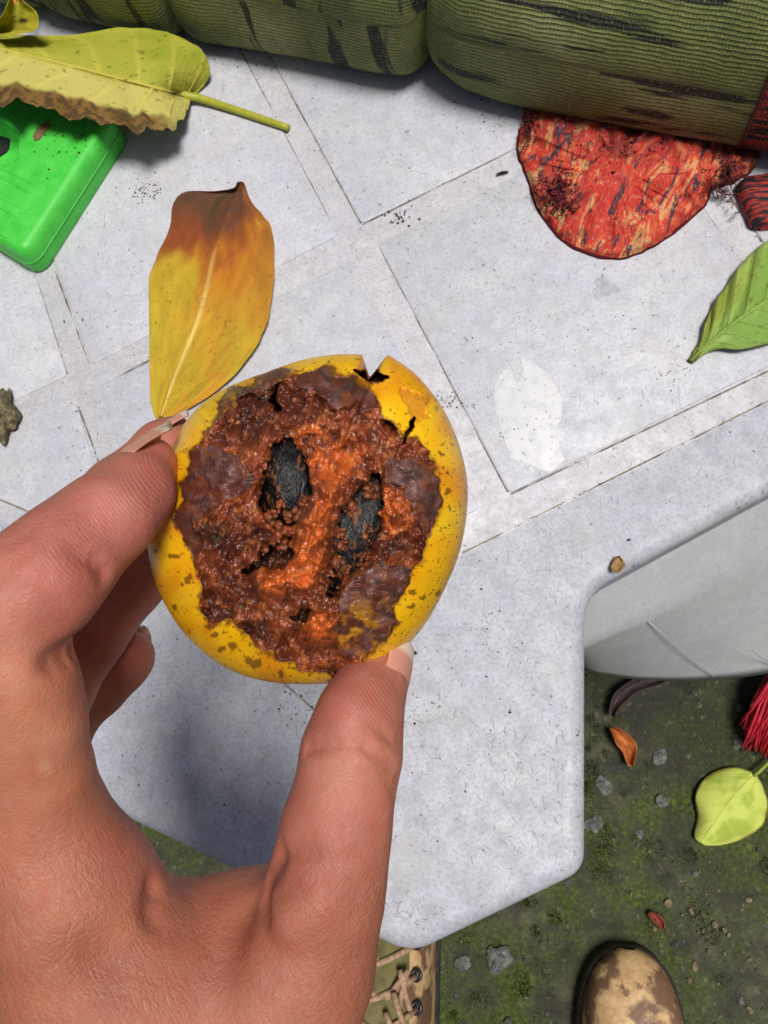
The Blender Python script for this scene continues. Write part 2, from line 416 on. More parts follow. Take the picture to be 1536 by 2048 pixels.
    m = M('grey_stain', 0.5); v = m.coord('Object'); b = m.noise(v, 230, 4); m.col(m.ramp(b, [(0.35, (0.36, 0.365, 0.40, 1)), (0.65, (0.52, 0.525, 0.56, 1))]))
    a = np.linspace(0, 2 * math.pi, 28, endpoint=False); rad = 24 * (1 + 0.25 * np.sin(a * 3 + 1) + 0.1 * np.sin(7 * a))
    q = ccw(W2(np.stack([1210 + rad * np.cos(a), 575 + rad * 0.85 * np.sin(a)], -1), 0.0023)); V, F = plate(q, [(0, 0.0012), (0, 0.00168), (0.0003, 0.00174)])
    o = mesh_obj('stain', V, F, m.m); adopt(o, t); o['label'] = 'small round grey stain on the table top'
    return t
make_table()

# ------------------------------------------------------------------ implicit surface mesher (naive surface nets)
def surface_nets(F, org, h):
    ins = F < 0
    nx, ny, nz = F.shape
    cnt = np.zeros((nx - 1, ny - 1, nz - 1), np.int8)
    offs = [(a, b, c) for a in (0, 1) for b in (0, 1) for c in (0, 1)]
    for a, b, c in offs: cnt += ins[a:nx - 1 + a, b:ny - 1 + b, c:nz - 1 + c]
    act = (cnt > 0) & (cnt < 8); I = np.argwhere(act)
    idx = -np.ones(act.shape, np.int64); idx[act] = np.arange(len(I))
    val = {o: F[I[:, 0] + o[0], I[:, 1] + o[1], I[:, 2] + o[2]] for o in offs}
    acc = np.zeros((len(I), 3)); num = np.zeros(len(I))
    for o in offs:
        for ax in range(3):
            if o[ax]: continue
            q = list(o); q[ax] = 1; q = tuple(q); v0, v1 = val[o], val[q]; s = (v0 < 0) != (v1 < 0)
            t = np.where(s, v0 / np.where(s, v0 - v1, 1), 0); pt = np.tile(np.array(o, float), (len(I), 1)); pt[:, ax] += t
            acc[s] += pt[s]; num[s] += 1
    V = org + (I + acc / num[:, None]) * h
    faces = []
    for ax in range(3):
        sl0 = [slice(1, -1)] * 3; sl1 = [slice(1, -1)] * 3; sl0[ax] = slice(0, -1); sl1[ax] = slice(1, None)
        A, B = ins[tuple(sl0)], ins[tuple(sl1)]; E = np.argwhere(A != B); 
        st = np.array([1, 1, 1]); st[ax] = 0; E = E + st
        u, v = (ax + 1) % 3, (ax + 2) % 3; du = np.zeros(3, int); du[u] = 1; dv = np.zeros(3, int); dv[v] = 1
        g = lambda e: idx[e[:, 0], e[:, 1], e[:, 2]]
        q = np.stack([g(E - du - dv), g(E - dv), g(E), g(E - du)], -1)
        fl = ~ins[tuple(E.T)]; q[fl] = q[fl][:, ::-1]; faces.append(q)
    Fc = np.concatenate(faces); Fc = Fc[(Fc >= 0).all(1)]
    return V, Fc

# ------------------------------------------------------------------ the hand
D0 = 0.195                                   # depth of the fruit's widest plane
def cpt(x, y, d): return np.array([(x - 768) / FPX * d, -(y - 1024) / FPX * d, -d])   # camera space, depth in metres
def make_hand():
    H = 0.0010
    lo = cpt(-330, 2330, 0.19) ; 
    lo = np.array([-0.150, -0.250, -0.285]); hi = np.array([0.022, 0.036, -0.108])
    n = np.ceil((hi - lo) / H).astype(int) + 1
    ax = [lo[k] + np.arange(n[k]) * H for k in range(3)]
    X, Y, Z = np.meshgrid(*ax, indexing='ij'); X = X.astype(np.float32); Y = Y.astype(np.float32); Z = Z.astype(np.float32)
    def cone(a, b, out, k):
        """smooth-union a round cone a->b (x,y,depth mm,r px) into out"""
        pa, pb = cpt(a[0], a[1], a[2] / 1000), cpt(b[0], b[1], b[2] / 1000)
        ra, rb = a[3] * a[2] / 1000 / FPX, b[3] * b[2] / 1000 / FPX
        m = max(ra, rb) + 0.016 + k
        s = []
        for i in range(3):
            i0 = int(np.clip((min(pa[i], pb[i]) - m - lo[i]) / H, 0, n[i])); i1 = int(np.clip((max(pa[i], pb[i]) + m - lo[i]) / H + 2, 0, n[i])); s.append(slice(i0, i1))
        s = tuple(s)
        if any(q.stop <= q.start for q in s): return
        x, y, z = X[s], Y[s], Z[s]; d = pb - pa; L = float(d @ d)
        t = np.clip(((x - pa[0]) * d[0] + (y - pa[1]) * d[1] + (z - pa[2]) * d[2]) / L, 0, 1)
        f = np.sqrt((x - pa[0] - t * d[0]) ** 2 + (y - pa[1] - t * d[1]) ** 2 + (z - pa[2] - t * d[2]) ** 2) - (ra + (rb - ra) * t)
        o = out[s]
        if k > 0:
            hh = np.clip(0.5 + 0.5 * (o - f) / k, 0, 1); out[s] = o * (1 - hh) + f * hh - k * hh * (1 - hh)
        else: out[s] = np.minimum(o, f)
    def chain(pts, out, k):
        for a, b in zip(pts[:-1], pts[1:]): cone(a, b, out, k)
    def carve(pts, rmm, k=0.0012):
        """shallow crease along a polyline (x,y,depth mm)"""
        for a, b in zip(pts[:-1], pts[1:]):
            pa, pb = cpt(a[0], a[1], a[2] / 1000), cpt(b[0], b[1], b[2] / 1000); m = 0.006; s = []
            for i in range(3):
                i0 = int(np.clip((min(pa[i], pb[i]) - m - lo[i]) / H, 0, n[i])); i1 = int(np.clip((max(pa[i], pb[i]) + m - lo[i]) / H + 2, 0, n[i])); s.append(slice(i0, i1))
            s = tuple(s); x, y, z = X[s], Y[s], Z[s]; d = pb - pa
            t = np.clip(((x - pa[0]) * d[0] + (y - pa[1]) * d[1] + (z - pa[2]) * d[2]) / float(d @ d), 0, 1)
            f = rmm / 1000 - np.sqrt((x - pa[0] - t * d[0]) ** 2 + (y - pa[1] - t * d[1]) ** 2 + (z - pa[2] - t * d[2]) ** 2)
            o = body[s]; hh = np.clip(0.5 - 0.5 * (o - f) / k, 0, 1); body[s] = o * (1 - hh) + f * hh + k * hh * (1 - hh)
    big = np.float32(0.02)
    body = np.full(X.shape, big)
    # metacarpal mass, back of the hand and forearm
    chain([(95, 1650, 170, 120), (150, 1800, 174, 150), (235, 2010, 180, 215), (300, 2330, 190, 270), (330, 2700, 200, 280)], body, 0.010)
    chain([(40, 1650, 195, 140), (80, 1850, 205, 190), (200, 2100, 208, 250)], body, 0.012)
    # thumb metacarpal
    chain([(664, 1700, 176, 104), (645, 1800, 177, 108), (604, 1930, 180, 132), (520, 2120, 186, 190), (470, 2400, 195, 220)], body, 0.008)
    # web between thumb and index
    chain([(250, 1890, 186, 84), (360, 1876, 189, 86), (480, 1850, 190, 92), (590, 1818, 188, 90)], body, 0.006)
    chain([(310, 1990, 180, 120), (500, 1970, 180, 130)], body, 0.014)
    # tendon ridges of the thumb base and first metacarpal bulge
    chain([(590, 1835, 165.5, 34), (640, 1790, 165.5, 36)], body, 0.006)
    # thumb
    thumb = np.full(X.shape, big)
    chain([(664, 1720, 176, 104), (676, 1640, 176, 104), (694, 1560, 177, 95), (704, 1500, 178, 97), (721, 1430, 182, 82), (743, 1368, 188, 68), (765, 1322, 194, 52)], thumb, 0.0030)
    # pad bulge of the thumb's last joint
    chain([(700, 1425, 176, 60), (722, 1390, 180, 52)], thumb, 0.004)
    # index finger
    idx = np.full(X.shape, big)
    chain([(90, 1650, 170, 108), (74, 1550, 164, 100), (52, 1440, 159, 106), (26, 1340, 156, 112), (6, 1235, 154, 116)], idx, 0.005)
    chain([(6, 1235, 154, 116), (86, 1158, 156, 113), (146, 1096, 161, 98), (207, 1038, 166, 85), (262, 984, 173, 71), (298, 934, 181, 48), (312, 912, 186, 35)], idx, 0.004)
    chain([(240, 1030, 165, 62), (280, 985, 173, 54)], idx, 0.006)
    hh = np.clip(0.5 + 0.5 * (body - idx) / 0.005, 0, 1); body = body * (1 - hh) + idx * hh - 0.005 * hh * (1 - hh)
    hh = np.clip(0.5 + 0.5 * (body - thumb) / 0.004, 0, 1); body = body * (1 - hh) + thumb * hh - 0.004 * hh * (1 - hh)
    # middle, ring and little finger curl behind the fruit
    o2 = np.full(X.shape, big)
    chain([(40, 1640, 196, 100), (0, 1420, 190, 92), (-10, 1250, 188, 92)], o2, 0.004)
    chain([(-10, 1250, 188, 92), (120, 1110, 196, 84), (240, 985, 206, 68), (328, 896, 213, 54), (350, 876, 216, 44)], o2, 0.003)
    body = np.minimum(body, o2)
    o3 = np.full(X.shape, big)
    chain([(20, 1640, 214, 105), (40, 1500, 216, 92), (95, 1390, 222, 84)], o3, 0.004)
    chain([(95, 1390, 222, 80), (176, 1266, 230, 74), (262, 1160, 238, 68), (330, 1080, 244, 60)], o3, 0.003)
    body = np.minimum(body, o3)
    o4 = np.full(X.shape, big)
    chain([(40, 1640, 232, 110), (75, 1520, 236, 88), (128, 1424, 242, 68)], o4, 0.004)
    chain([(128, 1424, 242, 68), (190, 1368, 247, 64), (240, 1326, 250, 57), (256, 1312, 251, 52)], o4, 0.003)
    k = 0.002
    hh = np.clip(0.5 + 0.5 * (body - o4) / k, 0, 1); body = body * (1 - hh) + o4 * hh - k * hh * (1 - hh)
    # fold creases: thin grooves that follow the skin (found from the field itself)
    def groove(pts, width, depth):
        """press a groove of given width/depth (mm) into the camera-facing skin along a pixel polyline"""
        nonlocal body
        q = np.array(pts, float); q = np.concatenate([q[k] + (q[k + 1] - q[k]) * np.linspace(0, 1, 12)[:, None] for k in range(len(q) - 1)])
        for (x, y, *w_) in q:
            ds = np.arange(0.120, 0.27, 0.0006); pts3 = np.stack([(x - 768) / FPX * ds, -(y - 1024) / FPX * ds, -ds], -1)
            ii = np.round((pts3 - lo) / H).astype(int); ok = ((ii >= 0) & (ii < n)).all(1); ii = ii[ok]
            if not len(ii): continue
            hit = np.nonzero(body[ii[:, 0], ii[:, 1], ii[:, 2]] < 0)[0]
            if not len(hit): continue
            c = pts3[ok][hit[0]]; m = 0.006; s = tuple(slice(int(max(0, (c[i] - m - lo[i]) / H)), int(min(n[i], (c[i] + m - lo[i]) / H + 2))) for i in range(3))
            d2 = (X[s] - c[0]) ** 2 + (Y[s] - c[1]) ** 2 + (Z[s] - c[2]) ** 2
            add = np.float32(2.2 * depth / 1000 * (w_[0] if w_ else 1)) * np.exp(-d2 / (width / 1000) ** 2); dg[s] = np.maximum(dg[s], add)
    dg = np.zeros_like(body)
    groove([(214, 1158, .8), (196, 1130, 1), (172, 1112, .7), (140, 1100, .2)], 1.5, 1.1)
    groove([(170, 1285, 1), (140, 1306, 1), (108, 1322, .6), (92, 1326, .1)], 2.2, 2.6)
    groove([(618, 1497, 1), (650, 1492, .8), (700, 1490, .3)], 1.3, 0.8)
    groove([(705, 1484, .3), (735, 1498, 1), (770, 1522, 1), (798, 1560, .6)], 1.2, 0.7)
    groove([(745, 1450, .3), (775, 1474, 1), (803, 1492, .6)], 1.0, 0.55)
    groove([(760, 1530, .4), (790, 1590, .8)], 1.1, 0.5)
    groove([(563, 1702, 1), (600, 1703, .9), (640, 1712, .2)], 1.5, 1.0)
    groove([(556, 1712, 1), (530, 1760, 1), (520, 1800, .8), (528, 1830, .3)], 2.4, 2.2)
    groove([(516, 1790, .4), (478, 1850, .8), (450, 1930, .5), (440, 1990, .1)], 4.0, 1.4)
    groove([(308, 1776, 1), (300, 1820, .6), (306, 1860, .1)], 2.4, 1.6)
    groove([(150, 1890, .2), (200, 1920, 1), (240, 1930, .2)], 5.0, 1.2)
    groove([(40, 1120, .3), (75, 1090, .6), (100, 1060, .2)], 1.0, 0.4)
    groove([(20, 1100, .3), (60, 1065, .6), (85, 1030, .2)], 1.0, 0.4)
    body = body + dg
    for k in (0, -1): body[k], body[:, k], body[:, :, k] = 0.001, 0.001, 0.001
    V, F = surface_nets(body, lo, H)
    # drop anything cut open by the grid border at the bottom: it lies outside the picture
    px = 768 + FPX * V[:, 0] / -V[:, 2]; py = 1024 - FPX * V[:, 1] / -V[:, 2]; dep = -V[:, 2]
    # colour: tan skin, redder on pads and joints, paler over knuckles
    q = V * 1000
    base = L3(178, 112, 92); c = np.tile(base, (len(V), 1))
    g = lambda x, y, sx, sy=None: np.exp(-((px - x) / sx) ** 2 - ((py - y) / (sy or sx)) ** 2)
    red = 0.9 * g(325, 960, 60, 80) + 0.55 * g(130, 1220, 110, 120) + 0.6 * g(620, 1800, 60) + 0.45 * g(700, 1400, 70, 60) + 0.4 * g(680, 1620, 70, 120) + 0.35 * g(260, 1680, 80, 60) + 0.5 * g(250, 1320, 80) + 0.35 * g(200, 1100, 90)
    c = mix(c, L3(180, 98, 84), np.clip(red * 1.2, 0, 1) * 0.85)
    tan = g(60, 1470, 120, 200) * 0.5 + g(190, 1580, 70, 90) * 0.4 + g(140, 1900, 200, 160) * 0.3
    c = mix(c, L3(180, 116, 76), np.clip(tan, 0, 1))
    pale = g(235, 1010, 70, 50) * 0.4 + g(20, 1330, 60, 60) * 0.4 + g(120, 1480, 50, 50) * 0.35 + g(660, 1560, 50, 60) * 0.4 + g(600, 1820, 40, 30) * 0.3
    c = mix(c, L3(218, 156, 128), np.clip(pale, 0, 1) * 0.8)
    pal = g(170, 1400, 40, 50) * 0.6 * (dep > 0.2)
    c = mix(c, L3(214, 150, 120), np.clip(pal, 0, 1))
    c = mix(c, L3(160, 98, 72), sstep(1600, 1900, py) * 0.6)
    c = mix(c, L3(184, 110, 98), g(180, 1050, 170, 130) * 0.7)
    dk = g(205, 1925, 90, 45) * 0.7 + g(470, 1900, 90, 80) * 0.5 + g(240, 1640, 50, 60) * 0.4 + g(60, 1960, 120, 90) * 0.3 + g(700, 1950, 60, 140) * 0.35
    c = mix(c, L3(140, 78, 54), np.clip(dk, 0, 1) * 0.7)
    nz = fbm(q * 0.16, 3, 3); c = c * (0.86 + 0.30 * nz)[:, None]
    mot = fbm(q * 0.45, 3, 31); c = mix(c, c * np.array([0.98, 0.80, 0.76]), sstep(0.45, 0.7, mot) * 0.55)
    # healed nick on the knuckle
    d = np.hypot(px - 90, py - 1535) ; c = mix(c, L3(214, 160, 130), np.exp(-(d / 12) ** 2) * 0.6)
    # grime line under the index nail
    ridge = np.clip(g(285, 985, 85, 95) + g(150, 1130, 110, 80) * 0.6 + g(735, 1390, 70, 60) + g(250, 1320, 60, 60), 0, 1)
    wr = np.clip(sstep(1560, 1800, py) * sstep(330, 120, px) + sstep(1640, 1850, py) * sstep(560, 660, px) * 0.8 + 0.35 * sstep(1700, 1900, py) + 0.3 * g(40, 1050, 120, 80), 0, 1)
    VW = cam2w(V)
    m = M('skin', 0.42, spec=0.5)
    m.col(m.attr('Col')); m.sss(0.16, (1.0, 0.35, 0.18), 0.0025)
    # wrinkle network: stretched cells on the back of the hand
    v1 = m.coord('Object', (1.0, 1.0, 1.0), (0, 0, 0.6)); nd = m.n('ShaderNodeMapping'); nd.inputs['Scale'].default_value = (0.62, 1.25, 1.0); m.l(v1, nd.inputs[0])
    warp = m.n('ShaderNodeTexNoise'); warp.inputs['Scale'].default_value = 220; m.l(nd.outputs[0], warp.inputs['Vector'])
    wv = m.n('ShaderNodeMix'); wv.data_type = 'VECTOR'; wv.inputs['Factor'].default_value = 0.0035; m.l(nd.outputs[0], wv.inputs[4]); m.l(warp.outputs['Color'], wv.inputs[5])
    cell = m.voro(wv.outputs[1], 400, 'DISTANCE_TO_EDGE'); line = m.fr(cell, 0.0, 0.16)
    cell2 = m.voro(wv.outputs[1], 1150, 'DISTANCE_TO_EDGE'); line2 = m.fr(cell2, 0.0, 0.2)
    # criss-cross skin lines: two families of fine stretched furrows
    def furrows(rot, sc):
        v_ = m.coord('Object', (1, 1, 1), rot); mp = m.n('ShaderNodeMapping'); mp.inputs['Scale'].default_value = sc; m.l(v_, mp.inputs[0])
        nn = m.noise(mp.outputs[0], 1.0, 2, 0.5, 0.6); r = m.math('ABSOLUTE', m.math('SUBTRACT', nn, 0.5)); return m.fr(r, 0.0, 0.07)
    f1 = furrows((0.2, 0.1, 0.75), (700, 160, 300)); f2 = furrows((0.1, -0.2, -0.55), (620, 150, 300)); f3 = furrows((0, 0, 0.1), (150, 520, 300))
    fsum = m.math('ADD', m.math('ADD', f1, f2), m.math('MULTIPLY', f3, 0.6))
    hgt = m.math('ADD', m.math('MULTIPLY', fsum, m.math('ADD', m.math('MULTIPLY', m.attr('wr', 'Fac'), 0.8), 0.2)), m.math('MULTIPLY', line2, 0.22))
    hgt = m.math('ADD', hgt, m.math('MULTIPLY', m.math('MULTIPLY', line, m.attr('wr', 'Fac')), 0.5))
    b1 = m.bump(hgt, 0.30, 0.0005)
    wave = m.n('ShaderNodeTexWave'); wave.wave_type = 'BANDS'; wave.bands_direction = 'X'; wave.inputs['Scale'].default_value = 520
    wave.inputs['Distortion'].default_value = 2.2; wave.inputs['Detail'].default_value = 1.0; wave.inputs['Detail Scale'].default_value = 0.35
    m.l(m.coord('Object', (1, 1, 1), (0.2, 0.3, -0.55)), wave.inputs['Vector'])
    b2 = m.bump(m.math('MULTIPLY', wave.outputs['Fac'], m.attr('ridge', 'Fac')), 0.25, 0.0003, b1)
    fine = m.noise(m.coord('Object'), 1500, 3, 0.6); b3 = m.bump(fine, 0.22, 0.0005, b2)
    m.rough(m.fr(m.noise(m.coord('Object'), 380, 4, 0.6), 0.3, 0.7, 0.48, 0.68))
    root = empty('person', Q(330, 2330, 0.19))
    tag(root, 'bare hand and wrist holding the split rotten fruit, fingers curled behind it', 'person')
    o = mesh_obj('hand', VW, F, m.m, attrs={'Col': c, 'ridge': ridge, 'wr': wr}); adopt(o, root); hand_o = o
    sm = o.modifiers.new('smooth', 'SMOOTH'); sm.factor = 0.5; sm.iterations = 2
    ss = o.modifiers.new('subsurf', 'SUBSURF'); ss.levels = 1; ss.render_levels = 1
    # nails
    nm = M('fingernail', 0.4, spec=0.4); nm.col(nm.attr('Col')); nm.sss(0.2, (1, 0.5, 0.35), 0.0015)
    nm.bump(nm.noise(nm.coord('Object'), 700, 2), 0.08, 0.0004)
    def nail(base, tip, nrm, wid, arch, free=0.25, dirt=0.0, chip=0.0, seed=1):
        """plate from base to tip (camera-space points), bulging along nrm"""
        base, tip, nrm = np.array(base), np.array(tip), np.array(nrm, float)
        ax_ = tip - base; Ln = np.linalg.norm(ax_); ax_ = ax_ / Ln; nrm = nrm - ax_ * (nrm @ ax_); nrm /= np.linalg.norm(nrm); sd = np.cross(ax_, nrm)
        nu, nv = 30, 25; rows = []; cs = []
        for i, u in enumerate(np.linspace(0, 1, nu)):
            for j, v in enumerate(np.linspace(-1, 1, nv)):
                ww = wid * (0.80 + 0.2 * min(1, u * 3)) * math.sqrt(max(0.02, 1 - max(0, (0.28 - u) / 0.28) ** 2 * 0.9))
                end = 1.0 - 0.16 * v * v - chip * (fbm(np.array([[v * 3.3 + seed, seed, 0.0]]), 3)[0])
                a = v * 1.05
                p = base + ax_ * (Ln * u * end) + sd * (ww * math.sin(a) / math.sin(1.05)) + nrm * (arch * (math.cos(a) - 1) * 1.7 + 0.0007 * math.sin(u * 3.0))
                rows.append(p)
                t = u * end; cc = L3(206, 140, 122) if t < 1 - free else L3(226, 206, 188)
                s = float(sstep(1 - free - 0.06, 1 - free + 0.06, t)); cc = L3(208, 146, 128) * (1 - s) + L3(226, 204, 186) * s
                lun = float(sstep(0.22, 0.08, t)) * 0.5; cc = cc * (1 - lun) + L3(222, 178, 160) * lun
                if dirt: 
                    dd = float(sstep(0.90, 1.0, u)) * 0.8 + float(sstep(0.7, 1.0, abs(v))) * 0.35 + dirt * 0.5 * float(sstep(0.5, 0.7, vnoise(np.array([[u * 7, v * 5, seed]]))[0])) * s
                    dd = min(0.85, dd * dirt); cc = cc * (1 - dd) + L3(96, 84, 58) * dd
                cs.append(cc)
        V = cam2w(np.array(rows)); o = mesh_obj('fingernail', V, grid_faces(nu, nv), nm.m, attrs={'Col': np.array(cs)}); adopt(o, hand_o)
        so = o.modifiers.new('thick', 'SOLIDIFY'); so.thickness = 0.0005; so.offset = 0; return o
    nail(cpt(206, 937, 0.1712), cpt(334, 850, 0.1850), (-0.58, 0.78, -0.02), 0.0062, 0.0034, 0.30, 0.9, 0.05, 3)
    nail(cpt(292, 880, 0.2080), cpt(372, 823, 0.2150), (-0.55, 0.75, 0.05), 0.0055, 0.0028, 0.25, 0.5, 0.03, 5)
    nail(cpt(794, 1404, 0.1822), cpt(823, 1284, 0.1925), (0.90, 0.10, 0.36), 0.0066, 0.0030, 0.28, 0.0, 0.14, 8)
    nail(cpt(236, 1300, 0.2560), cpt(296, 1256, 0.2590), (-0.45, 0.55, -0.62), 0.0045, 0.0022, 0.2, 0.3, 0.02, 9)
make_hand()

# ------------------------------------------------------------------ the fruit
# regions traced in a 1536-wide enlargement of the fruit: zoom -> photo pixel
ZK, ZX, ZY = 700 / 1536, 270, 690
def raster(polys, n=768):
    g = (np.arange(n) + 0.5) * 1536 / n; X, Y = np.meshgrid(g, g, indexing='xy'); out = np.zeros((n, n), bool)
    for pl in polys:
        pl = np.asarray(pl, float); a = np.zeros((n, n), bool); j = len(pl) - 1
        for i in range(len(pl)):
            xi, yi, xj, yj = *pl[i], *pl[j]
            if yi != yj:
                a ^= ((yi > Y) != (yj > Y)) & (X < (xj - xi) * (Y - yi) / (yj - yi) + xi)
            j = i
        out |= a
    return out.astype(float)
def blur(a, r, it=3):
    for _ in range(it):
        for axis in (0, 1):
            p = np.pad(a, [(r + 1, r) if k == axis else (0, 0) for k in (0, 1)], mode='edge'); c = np.cumsum(p, axis)
            n = a.shape[axis]
            a = (np.take(c, np.arange(2 * r + 1, 2 * r + 1 + n), axis) - np.take(c, np.arange(n), axis)) / (2 * r + 1)
    return a
def sample(a, x, y):
    n = a.shape[0]; u = np.clip(x * n / 1536 - 0.5, 0, n - 1.001); v = np.clip(y * n / 1536 - 0.5, 0, n - 1.001)
    i, j = u.astype(int), v.astype(int); fu, fv = u - i, v - j
    return (a[j, i] * (1 - fu) + a[j, i + 1] * fu) * (1 - fv) + (a[j + 1, i] * (1 - fu) + a[j + 1, i + 1] * fu) * fv

def make_fruit():
    cx, cy = 615.0, 1040.0
    outl = [(600, 721), (650, 711), (700, 708), (724, 709), (730, 728), (739, 754), (748, 745), (762, 725), (775, 709), (800, 724), (830, 747), (860, 780), (885, 815), (908, 862), (926, 915), (935, 965), (934, 1020), (928, 1065),
            (914, 1120), (895, 1165), (872, 1212), (840, 1262), (800, 1305), (762, 1335), (735, 1352), (690, 1364), (640, 1368), (590, 1368), (540, 1364), (490, 1352), (445, 1332), (400, 1300), (365, 1262), (335, 1218), (312, 1170), (298, 1115), (294, 1080),
            (297, 1040), (308, 1000), (326, 958), (340, 915), (352, 880), (368, 848), (395, 815), (435, 785), (480, 764), (530, 746), (570, 731)]
    o = np.array(outl); th = np.arctan2(o[:, 1] - cy, o[:, 0] - cx); rr = np.hypot(o[:, 0] - cx, o[:, 1] - cy); s = np.argsort(th); th, rr = th[s], rr[s]
    thx = np.concatenate([th - 2 * np.pi, th, th + 2 * np.pi]); rx = np.tile(rr, 3)
    Rf = lambda t: np.interp(t, thx, rx)
    zc = lambda L: [[(x, y) for x, y in p] for p in L]
    whole = [(640, 150), (760, 130), (820, 108), (880, 115), (960, 150), (1020, 180), (1050, 220), (1060, 270), (1080, 310), (1130, 350), (1180, 400), (1230, 400), (1260, 450), (1290, 510), (1320, 530), (1330, 620), (1345, 700), (1320, 770), (1280, 830),
             (1260, 880), (1270, 920), (1250, 960), (1200, 960), (1190, 1030), (1180, 1080), (1170, 1120), (1130, 1165), (1150, 1215), (1100, 1290), (1060, 1335), (990, 1385), (1012, 1440), (940, 1452), (860, 1440), (770, 1425), (680, 1400), (600, 1360), (540, 1330), (500, 1300), (480, 1240), (400, 1200),
             (320, 1230), (300, 1180), (290, 1080), (270, 980), (230, 900), (190, 820), (185, 740), (210, 650), (220, 560), (260, 470), (300, 400), (360, 330), (385, 280), (370, 240), (430, 200), (540, 150), (600, 110), (690, 82), (660, 120)]
    BL = [(215, 560), (260, 470), (340, 450), (430, 460), (480, 520), (520, 580), (500, 650), (400, 680), (330, 750), (270, 760), (250, 800), (310, 870), (280, 950), (230, 900), (185, 820), (180, 740), (205, 650)]
    BR = [(1085, 530), (1130, 488), (1200, 505), (1260, 520), (1330, 560), (1350, 680), (1330, 770), (1270, 840), (1230, 800), (1205, 700), (1170, 620), (1100, 600)]
    BB = [(945, 1040), (1000, 985), (1080, 950), (1150, 955), (1205, 955), (1195, 1030), (1180, 1120), (1130, 1165), (1150, 1215), (1100, 1290), (1040, 1340), (970, 1375), (880, 1320), (895, 1220), (905, 1130)]
    BT = [(690, 150), (820, 108), (960, 150), (1060, 220), (1050, 290), (960, 280), (880, 290), (810, 230), (720, 205)]
    BU = [(380, 290), (370, 240), (430, 200), (540, 150), (600, 110), (690, 80), (650, 160), (600, 190), (520, 210), (440, 270)]
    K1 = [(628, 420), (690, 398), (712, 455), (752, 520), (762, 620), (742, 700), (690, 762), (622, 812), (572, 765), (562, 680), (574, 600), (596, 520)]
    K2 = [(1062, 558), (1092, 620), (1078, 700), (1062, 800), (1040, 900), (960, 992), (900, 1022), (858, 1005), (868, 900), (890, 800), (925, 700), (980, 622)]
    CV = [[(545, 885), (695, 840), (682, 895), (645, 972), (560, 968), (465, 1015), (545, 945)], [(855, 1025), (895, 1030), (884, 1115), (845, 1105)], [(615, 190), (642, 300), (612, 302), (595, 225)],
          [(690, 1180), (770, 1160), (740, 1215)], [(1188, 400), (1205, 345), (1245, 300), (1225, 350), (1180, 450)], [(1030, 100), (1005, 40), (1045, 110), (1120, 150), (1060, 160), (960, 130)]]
    FL = [(1120, 165), (1240, 185), (1312, 240), (1285, 290), (1225, 345), (1190, 300), (1220, 250), (1150, 205)]
    BRT = [(820, 590), (880, 600), (890, 650), (840, 760), (870, 830), (780, 900), (840, 980), (740, 1080), (620, 1110), (500, 1080), (520, 1030), (650, 990), (720, 860), (760, 760), (830, 700)]   # bright central ridge
    BRT2 = [(690, 350), (800, 360), (880, 420), (1000, 460), (985, 560), (900, 560), (860, 600), (760, 560), (710, 430)]
    BRT3 = [(1085, 620), (1150, 640), (1190, 720), (1215, 800), (1120, 850), (1075, 780)]
    BRT4 = [(740, 1200), (820, 1170), (890, 1200), (870, 1300), (790, 1320), (730, 1260)]
    MOLD = [[(855, 330), (895, 320), (900, 350), (865, 360)], [(1140, 810), (1185, 815), (1170, 860), (1140, 850)], [(500, 1210), (560, 1200), (595, 1270), (540, 1320), (490, 1270)], [(250, 800), (330, 790), (420, 850), (400, 900), (300, 870)], [(1090, 880), (1210, 870), (1170, 930), (1060, 910)]]
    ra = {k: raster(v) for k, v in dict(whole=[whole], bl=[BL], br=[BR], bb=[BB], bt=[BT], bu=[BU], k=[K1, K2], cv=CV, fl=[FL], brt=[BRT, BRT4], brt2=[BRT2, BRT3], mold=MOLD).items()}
    bsk = np.clip(ra['bl'] + ra['br'] + ra['bb'] + ra['bt'] + ra['bu'], 0, 1)
    openm = ra['whole'] * (1 - bsk)
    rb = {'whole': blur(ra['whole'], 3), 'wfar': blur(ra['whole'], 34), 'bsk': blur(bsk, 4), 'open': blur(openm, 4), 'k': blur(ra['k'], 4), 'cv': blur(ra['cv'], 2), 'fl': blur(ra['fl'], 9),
          'brt': blur(ra['brt'], 10), 'brt2': blur(ra['brt2'], 8), 'mold': blur(ra['mold'], 7), 'bl': blur(ra['bl'], 4), 'bb': blur(ra['bb'], 4), 'bu': blur(ra['bu'], 4), 'openfar': blur(openm, 18), 'open2': blur(openm, 8), 'wmid': blur(ra['whole'], 9), 'ksoft': blur(ra['k'], 9)}
    # disc grid
    N = 460
    a = np.linspace(-1, 1, N); A, B = np.meshgrid(a, a, indexing='xy')
    x = A * np.sqrt(1 - B * B / 2); y = B * np.sqrt(1 - A * A / 2); u = np.clip(np.hypot(x, y), 0, 1); t = np.arctan2(y, x)
    sr = 0.5 * u + 0.5 * np.sin(u * np.pi / 2)
    sr = np.where(u >= 1 - 1e-9, 1.0, sr)
    # the silhouette outline fades to a smooth one inwards, so the notch stays at the rim
    Rr = Rf(t)
    px = cx + sr * Rr * np.cos(t); py = cy + sr * Rr * np.sin(t)
    hf = 0.030
    zf = hf * np.sqrt(np.clip(1 - sr ** 2.5, 0, 1))
    zx, zy = (px - ZX) / ZK, (py - ZY) / ZK
    pw = np.stack([zx, zy, 0 * zx], -1)
    wx = zx + (fbm(pw / 46, 4, 1) - 0.5) * 72; wy = zy + (fbm(pw / 46, 4, 2) - 0.5) * 72
    fx = zx + (fbm(pw / 90, 3, 8) - 0.5) * 24; fy = zy + (fbm(pw / 90, 3, 9) - 0.5) * 24
